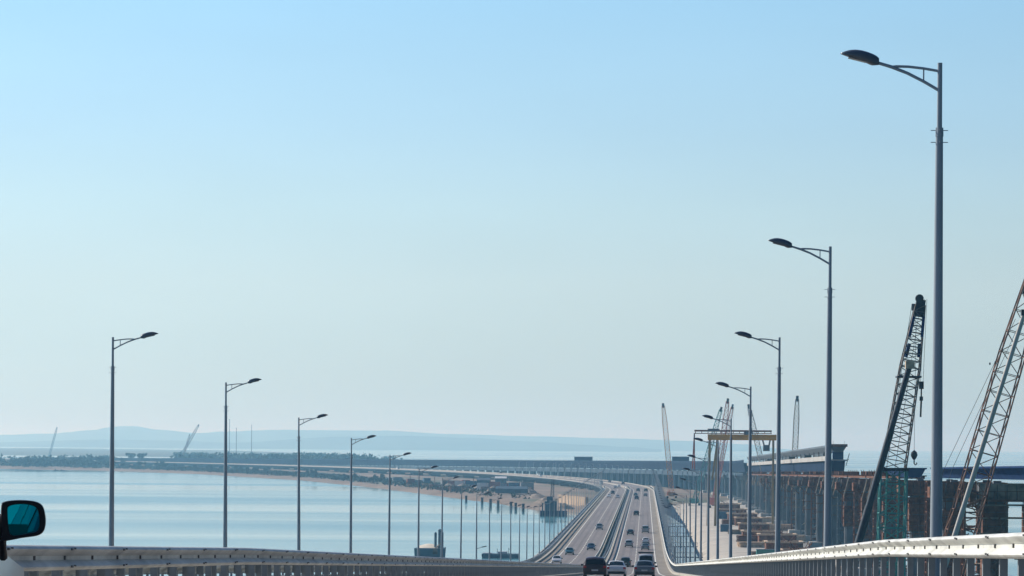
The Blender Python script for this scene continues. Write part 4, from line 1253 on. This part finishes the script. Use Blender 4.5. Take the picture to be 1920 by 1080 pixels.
for px, py, lab in ((105, 882.5, 'small dark fishing boat off the far left shore, left of its fainter neighbour'), (116, 883, 'small faint fishing boat right of the dark boat off the far left shore')):
    d = 30 * F / (py - PY - ROLL * (px - PX)); p = at(px, py, d)
    t = thing('fishing_boat', lab, 'boat', (p.x, d, WATER), group='boats off the far left shore')
    a = MB(); a.loft([[(-2.4, -.5, -.2), (-1.8, -.9, .7), (-1.8, .9, .7)], [(0, -.9, -.3), (0, -1.1, .7), (0, 1.1, .7)], [(2.6, -.1, .1), (2.9, -.15, .9), (2.9, .15, .9)]]); a.build('hull', M['dark_steel'], t, fix=True)
    b = MB(); b.box((-.4, 0, 1.1), (1.3, 1.2, .9)); b.build('cabin', M['dark_steel'] if px < 110 else M['grey_steel'], t)

# dark pile driving pontoon and the tan sheet wall under the bend
d = 1330; p = at(1038, 958, d); p.z = WATER
t = thing('pontoon_rig', 'dark blue pontoon with a pile rig at the sandy point under the road bridge', 'pontoon', p)
a = MB(); a.box((0, 0, .9), (11, 9, 2.6)); a.build('hull', M['blue_steel'], t)
b = MB(); b.box((-1.2, 0, 4.2), (5.0, 5, 4.0)); b.box((-1.6, 0, 7.2), (2.4, 3, 2.0)); b.build('deckhouse', M['girder'], t)
c = MB(); lattice(c, (-.6, 0, 8.0), (-.4, 0, 15.5), 1.3, .9, 6, .12); c.build('rig_tower', M['grey_steel'], t)
c = MB()
for k in range(6): c.bar((-4.5 + 1.9 * k, -4.6, -2), (-4.5 + 1.9 * k, -4.6, 5.5), .5)
c.build('spud_pile', M['girder'], t)
d = 1500
A, B = at(1048, 932, d), at(1100, 937, 1430)
t = thing('retaining_wall', 'tan panelled quay wall beneath the bend of the road bridge', 'wall', (A.x, A.y, WATER + .2))
l0 = t.location.copy()
a = MB(); a.bar(A + Vector((0, 0, -2.0)), B + Vector((0, 0, -2.0)), 1.2, 6.4); rel(a.build('panel', M['tan_wall'], t), l0)
b = MB()
for k in range(10):
    q = A.lerp(B, k / 9); b.box(q + Vector((-.1, -.75, -2.0)), (.35, .3, 6.6))
rel(b.build('buttress', M['form'], t), l0)
# sandy pad next to the pontoon
# yard on the spit: containers, sheds, spoil and timber in front of the road deck
yard = [(770, 903, 'red'), (782, 903, 'grey'), (850, 906, 'red'), (862, 908, 'white'), (873, 906, 'red'), (884, 909, 'blue'), (905, 913, 'white'), (918, 909, 'orange'), (928, 911, 'red'), (940, 910, 'grey'), (952, 909, 'red'),
        (964, 912, 'blue'), (976, 911, 'red'), (988, 914, 'grey'), (835, 904, 'grey'), (800, 901, 'blue'), (745, 899, 'grey'), (898, 909, 'red'), (984, 909, 'red')]
zg = -27.2
for i, (px, py, c_) in enumerate(yard):
    dd = 27.2 * F / (py + 5 - PY - ROLL * (px - PX))
    p = at(px, py + 5, dd)
    rest = {'red': 'rust red', 'grey': 'grey', 'white': 'white', 'blue': 'blue', 'orange': 'orange', 'teal': 'teal'}[c_]
    container((p.x, dd, zg), rs.uniform(-.4, .4), (rs.uniform(4.5, 8), 3, rs.uniform(2.6, 4.5)), CONT[c_], '%s container, %s of the works yard on the spit counted from the left' % (rest, ORD[sorted(yard).index(yard[i])]), 'containers in the works yard')
clut = random.Random(31)
for i in range(18):
    px = 775 + 12.5 * i + clut.uniform(-4, 4); py = 903 + (px - 770) * .05 + clut.uniform(-1, 8)
    dd = 27.2 * F / (py + 5 - PY - ROLL * (px - PX)); p = at(px, py + 5, dd)
    t = thing('beam_stack', '%s low stack of beams from the left, lying between the containers of the works yard' % ORD[i], 'stack', (p.x, dd, -27.3), clut.uniform(-.6, .6), 'beam stacks in the works yard')
    a = MB(); L_ = clut.uniform(3, 7); n_ = clut.randint(2, 5)
    for k in range(n_):
        for j in range(4): a.box((clut.uniform(-.5, .5), -1.5 + j, .3 + .5 * k), (L_, .7, .42))
    a.build('layer', M[clut.choice(['brown', 'brown', 'form', 'dark_steel', 'blue_steel', 'timber'])], t)
    if i % 3 == 0:
        b = MB(); b.bar((0, 0, .5 * n_), (clut.uniform(-1, 1), 0, .5 * n_ + clut.uniform(2, 5)), .3); b.build('upright', M['brown'], t)
def heap(px, py, r_, h_, lab):
    dd = 27.0 * F / (py - PY - ROLL * (px - PX)); p = at(px, py, dd)
    q_ = random.Random(px); b = MB(); rings = []
    for k in range(7):
        f_ = k / 6
        rings.append([(math.cos(a * .524) * r_ * (1 - f_ * .97) * q_.uniform(.8, 1.15), math.sin(a * .524) * r_ * (1 - f_ * .97) * q_.uniform(.8, 1.15), -.6 + h_ * (f_ ** .8) * q_.uniform(.9, 1.1)) for a in range(12)])
    b.loft(rings)
    o = b.build('spoil_heap', M['form'], smooth=25, fix=True); o.location = (p.x, dd, -27.2)
    tag(o, lab, 'heap', 'spoil heaps on the spit')
for i, (px, py, r_, h_) in enumerate(((842, 911, 5, 2.6), (868, 913, 6, 3), (896, 916, 5, 2.4), (925, 918, 5, 3), (990, 924, 7, 3.4), (1008, 931, 6, 2.6), (1024, 940, 6, 3.0), (1058, 951, 5, 2.4))):
    heap(px, py, r_, h_, '%s brown spoil heap from the left on the works yard shore' % ORD[i])
def shed(px, py, wdt, dep, h, m, roof, lab):
    dd = 27.0 * F / (py - PY - ROLL * (px - PX)); p = at(px, py, dd)
    t = thing('shed', lab, 'shed', (p.x, dd, -27.0))
    a = MB(); a.box((0, 0, h / 2), (wdt, dep, h)); a.build('wall', m, t)
    b = MB(); b.loft([[(-wdt / 2 - .3, -dep / 2 - .3, h), (-wdt / 2 - .3, 0, h + 1.3), (-wdt / 2 - .3, dep / 2 + .3, h)], [(wdt / 2 + .3, -dep / 2 - .3, h), (wdt / 2 + .3, 0, h + 1.3), (wdt / 2 + .3, dep / 2 + .3, h)]])
    b.build('roof', roof, t, fix=True)
    c = MB(); c.box((wdt * .2, -dep / 2 - .04, h * .35), (wdt * .2, .08, h * .7)); c.build('door', M['dark_steel'], t)
shed(907, 914, 8, 8, 4.6, M['girder'], M['grey_steel'], 'dark blue shed left of the white roofed shed in the works yard')
shed(939, 906, 7.5, 6, 3.4, M['girder'], M['white'], 'low shed with a bright white roof in the works yard')
shed(960, 925, 17, 12, 2.6, M['girder'], M['girder'], 'broad low blue grey shed at the front of the works yard')
shed(760, 872, 26, 14, 5.5, M['white'], M['white'], 'long white roofed hall at the back of the spit, right of the woods')

# ------------------------------------------------------------------ trees
def leaf_cloud(mb, c, rx, ry, rz, n, size, rr):
    for _ in range(n):
        while True:
            x, y, z = rr.uniform(-1, 1), rr.uniform(-1, 1), rr.uniform(-1, 1)
            q = x * x + y * y + z * z
            if .15 < q < 1: break
        p = Vector(c) + Vector((x * rx, y * ry, z * rz))
        a = Vector((rr.gauss(0, 1), rr.gauss(0, 1), rr.gauss(0, 1))).normalized(); b = a.orthogonal().normalized()
        e = a.cross(b); sz = size * rr.uniform(.6, 1.3)
        mb.quad(p - b * sz - e * sz * .7, p + b * sz - e * sz * .7, p + b * sz * .8 + e * sz * .7, p - b * sz * .8 + e * sz * .7)
def make_tree(seed, H, spread):
    rr = random.Random(seed)
    t = thing('tree', 'x', 'tree', group='scattered trees on the spit')
    a = MB(); a.tube([(0, 0, -.5), (.1, 0, H * .4), (.0, .1, H * .75)], [.28, .2, .07], 7)
    for k in range(5):
        an = k * 1.3 + rr.random(); z = H * rr.uniform(.3, .55)
        a.tube([(0, 0, z), (math.cos(an) * spread * .6, math.sin(an) * spread * .6, z + H * .22)], [.1, .03], 5)
    a.build('trunk', M['trunk'], t)
    b = MB()
    for k in range(7):
        an = k * .9 + rr.random()
        r_ = spread * rr.uniform(.25, .65)
        leaf_cloud(b, (math.cos(an) * r_, math.sin(an) * r_, H * rr.uniform(.45, .85)), spread * .5, spread * .5, H * .17, 55, .32, rr)
    b.build('crown', M['leaf'], t)
    return t
protos = [make_tree(1, 7, 3.2), make_tree(2, 6, 3.6), make_tree(3, 9, 3.0)]
usedp = [False] * 3
rr = random.Random(12)
def put_tree(i, p, sc, label):
    t = protos[i]
    if not usedp[i]:
        usedp[i] = True
        t.location = p; t.scale = (sc,) * 3; t['label'] = label
        KIDS[t.name] = [(c, kids(c)) for c in kids(t)]
    else: dup(t, p, (0, 0, rr.uniform(0, 6)), label, (sc,) * 3)
named = [(245.5, 846, 3650, 1.25, 'round lone tree standing above the far woods, left of its twin'), (265.5, 847, 3650, 1.25, 'round lone tree standing above the far woods, right of its twin')]
for i, (px, py, d, sc, lab) in enumerate(named):
    p = at(px, py, d); p.z = -24.5; put_tree(1, p, sc * 1.5, lab)
for k in range(64):
    px = rr.uniform(10, 720)
    # a little behind the shoreline
    fr = [(at(x, y, 1), ) for x, y in ((0, 880), (0, 0))]
    u_d = None
    for i in range(len(front) - 1):
        x0, y0 = front[i]; x1, y1 = front[i + 1]
        X0, X1 = PX + x0 / y0 * F, PX + x1 / y1 * F
        if X1 <= px <= X0:
            t_ = (X0 - px) / (X0 - X1); u_d = (x0 + (x1 - x0) * t_, y0 + (y1 - y0) * t_)
    if not u_d: continue
    back_off = rr.uniform(60, 420) if px < 300 else rr.uniform(90, 300)
    d = u_d[1] + back_off
    u = (px - PX) / F * d
    put_tree(rr.randrange(3), Vector((u, d, -27.4)), rr.uniform(.6, 1.05) * (1.0 if px < 330 else .7), 'small dusky tree in the scattered row along the far left shore')
# woods farther back read as one mass
wd = MB()
for k in range(1300):
    px = rr.triangular(60, 770, 600) if k % 5 else rr.choice((90, 120, 205, 225, 60, 290, 320)) + rr.gauss(0, 14)
    d = rr.uniform(3750, 4600)
    u = (px - PX) / F * d
    h = rr.uniform(5, 13)
    if px < 330: d -= 500; h *= rr.uniform(.35, .8)
    if px > 700: h *= .7
    for q in range(9):
        c = (u + rr.gauss(0, 4), d + rr.gauss(0, 4), -27.2 + h * rr.uniform(.2, 1.0))
        leaf_cloud(wd, c, 2.4, 2.4, 1.6, 2, 1.3, rr)
tag(wd.build('woodland', M['leaf']), 'blue grey belt of far woods behind the road bridge', 'woodland', kind='stuff')
sc_b = MB()
for k in range(2600):
    px = rr.triangular(20, 1000, 420)
    u_d = None
    for i in range(len(front) - 1):
        x0, y0 = front[i]; x1, y1 = front[i + 1]
        X0, X1 = PX + x0 / y0 * F, PX + x1 / y1 * F
        if X1 <= px <= X0:
            t_ = (X0 - px) / (X0 - X1); u_d = (x0 + (x1 - x0) * t_, y0 + (y1 - y0) * t_)
    if not u_d: continue
    d = u_d[1] + rr.uniform(70, 380); u = (px - PX) / F * d
    leaf_cloud(sc_b, (u, d, -27.1), 2.4, 2.4, 1.0, 9, .5, rr)
tag(sc_b.build('scrub', M['leaf']), 'dark scrub scattered over the sandy spit', 'scrub', kind='stuff')

# ------------------------------------------------------------------ haze over the strait
hz = MB(); hz.box((0, 12000, (WATER - 2 + 94) / 2), (54000, 30000, 94 - (WATER - 2)))
hm = bpy.data.materials.new('sea_haze'); hm.use_nodes = True
t_ = hm.node_tree
for n_ in list(t_.nodes): t_.nodes.remove(n_)
o_ = t_.nodes.new('ShaderNodeOutputMaterial'); v_ = t_.nodes.new('ShaderNodeVolumePrincipled')
v_.inputs['Color'].default_value = (0.34, 0.72, 1.0, 1)
v_.inputs['Absorption Color'].default_value = (1, 1, 1, 1)
v_.inputs['Density'].default_value = 1.25e-4
v_.inputs['Anisotropy'].default_value = 0.4
link(t_, v_.outputs[0], o_.inputs['Volume'])
ho = hz.build('haze', hm); tag(ho, kind='stuff')
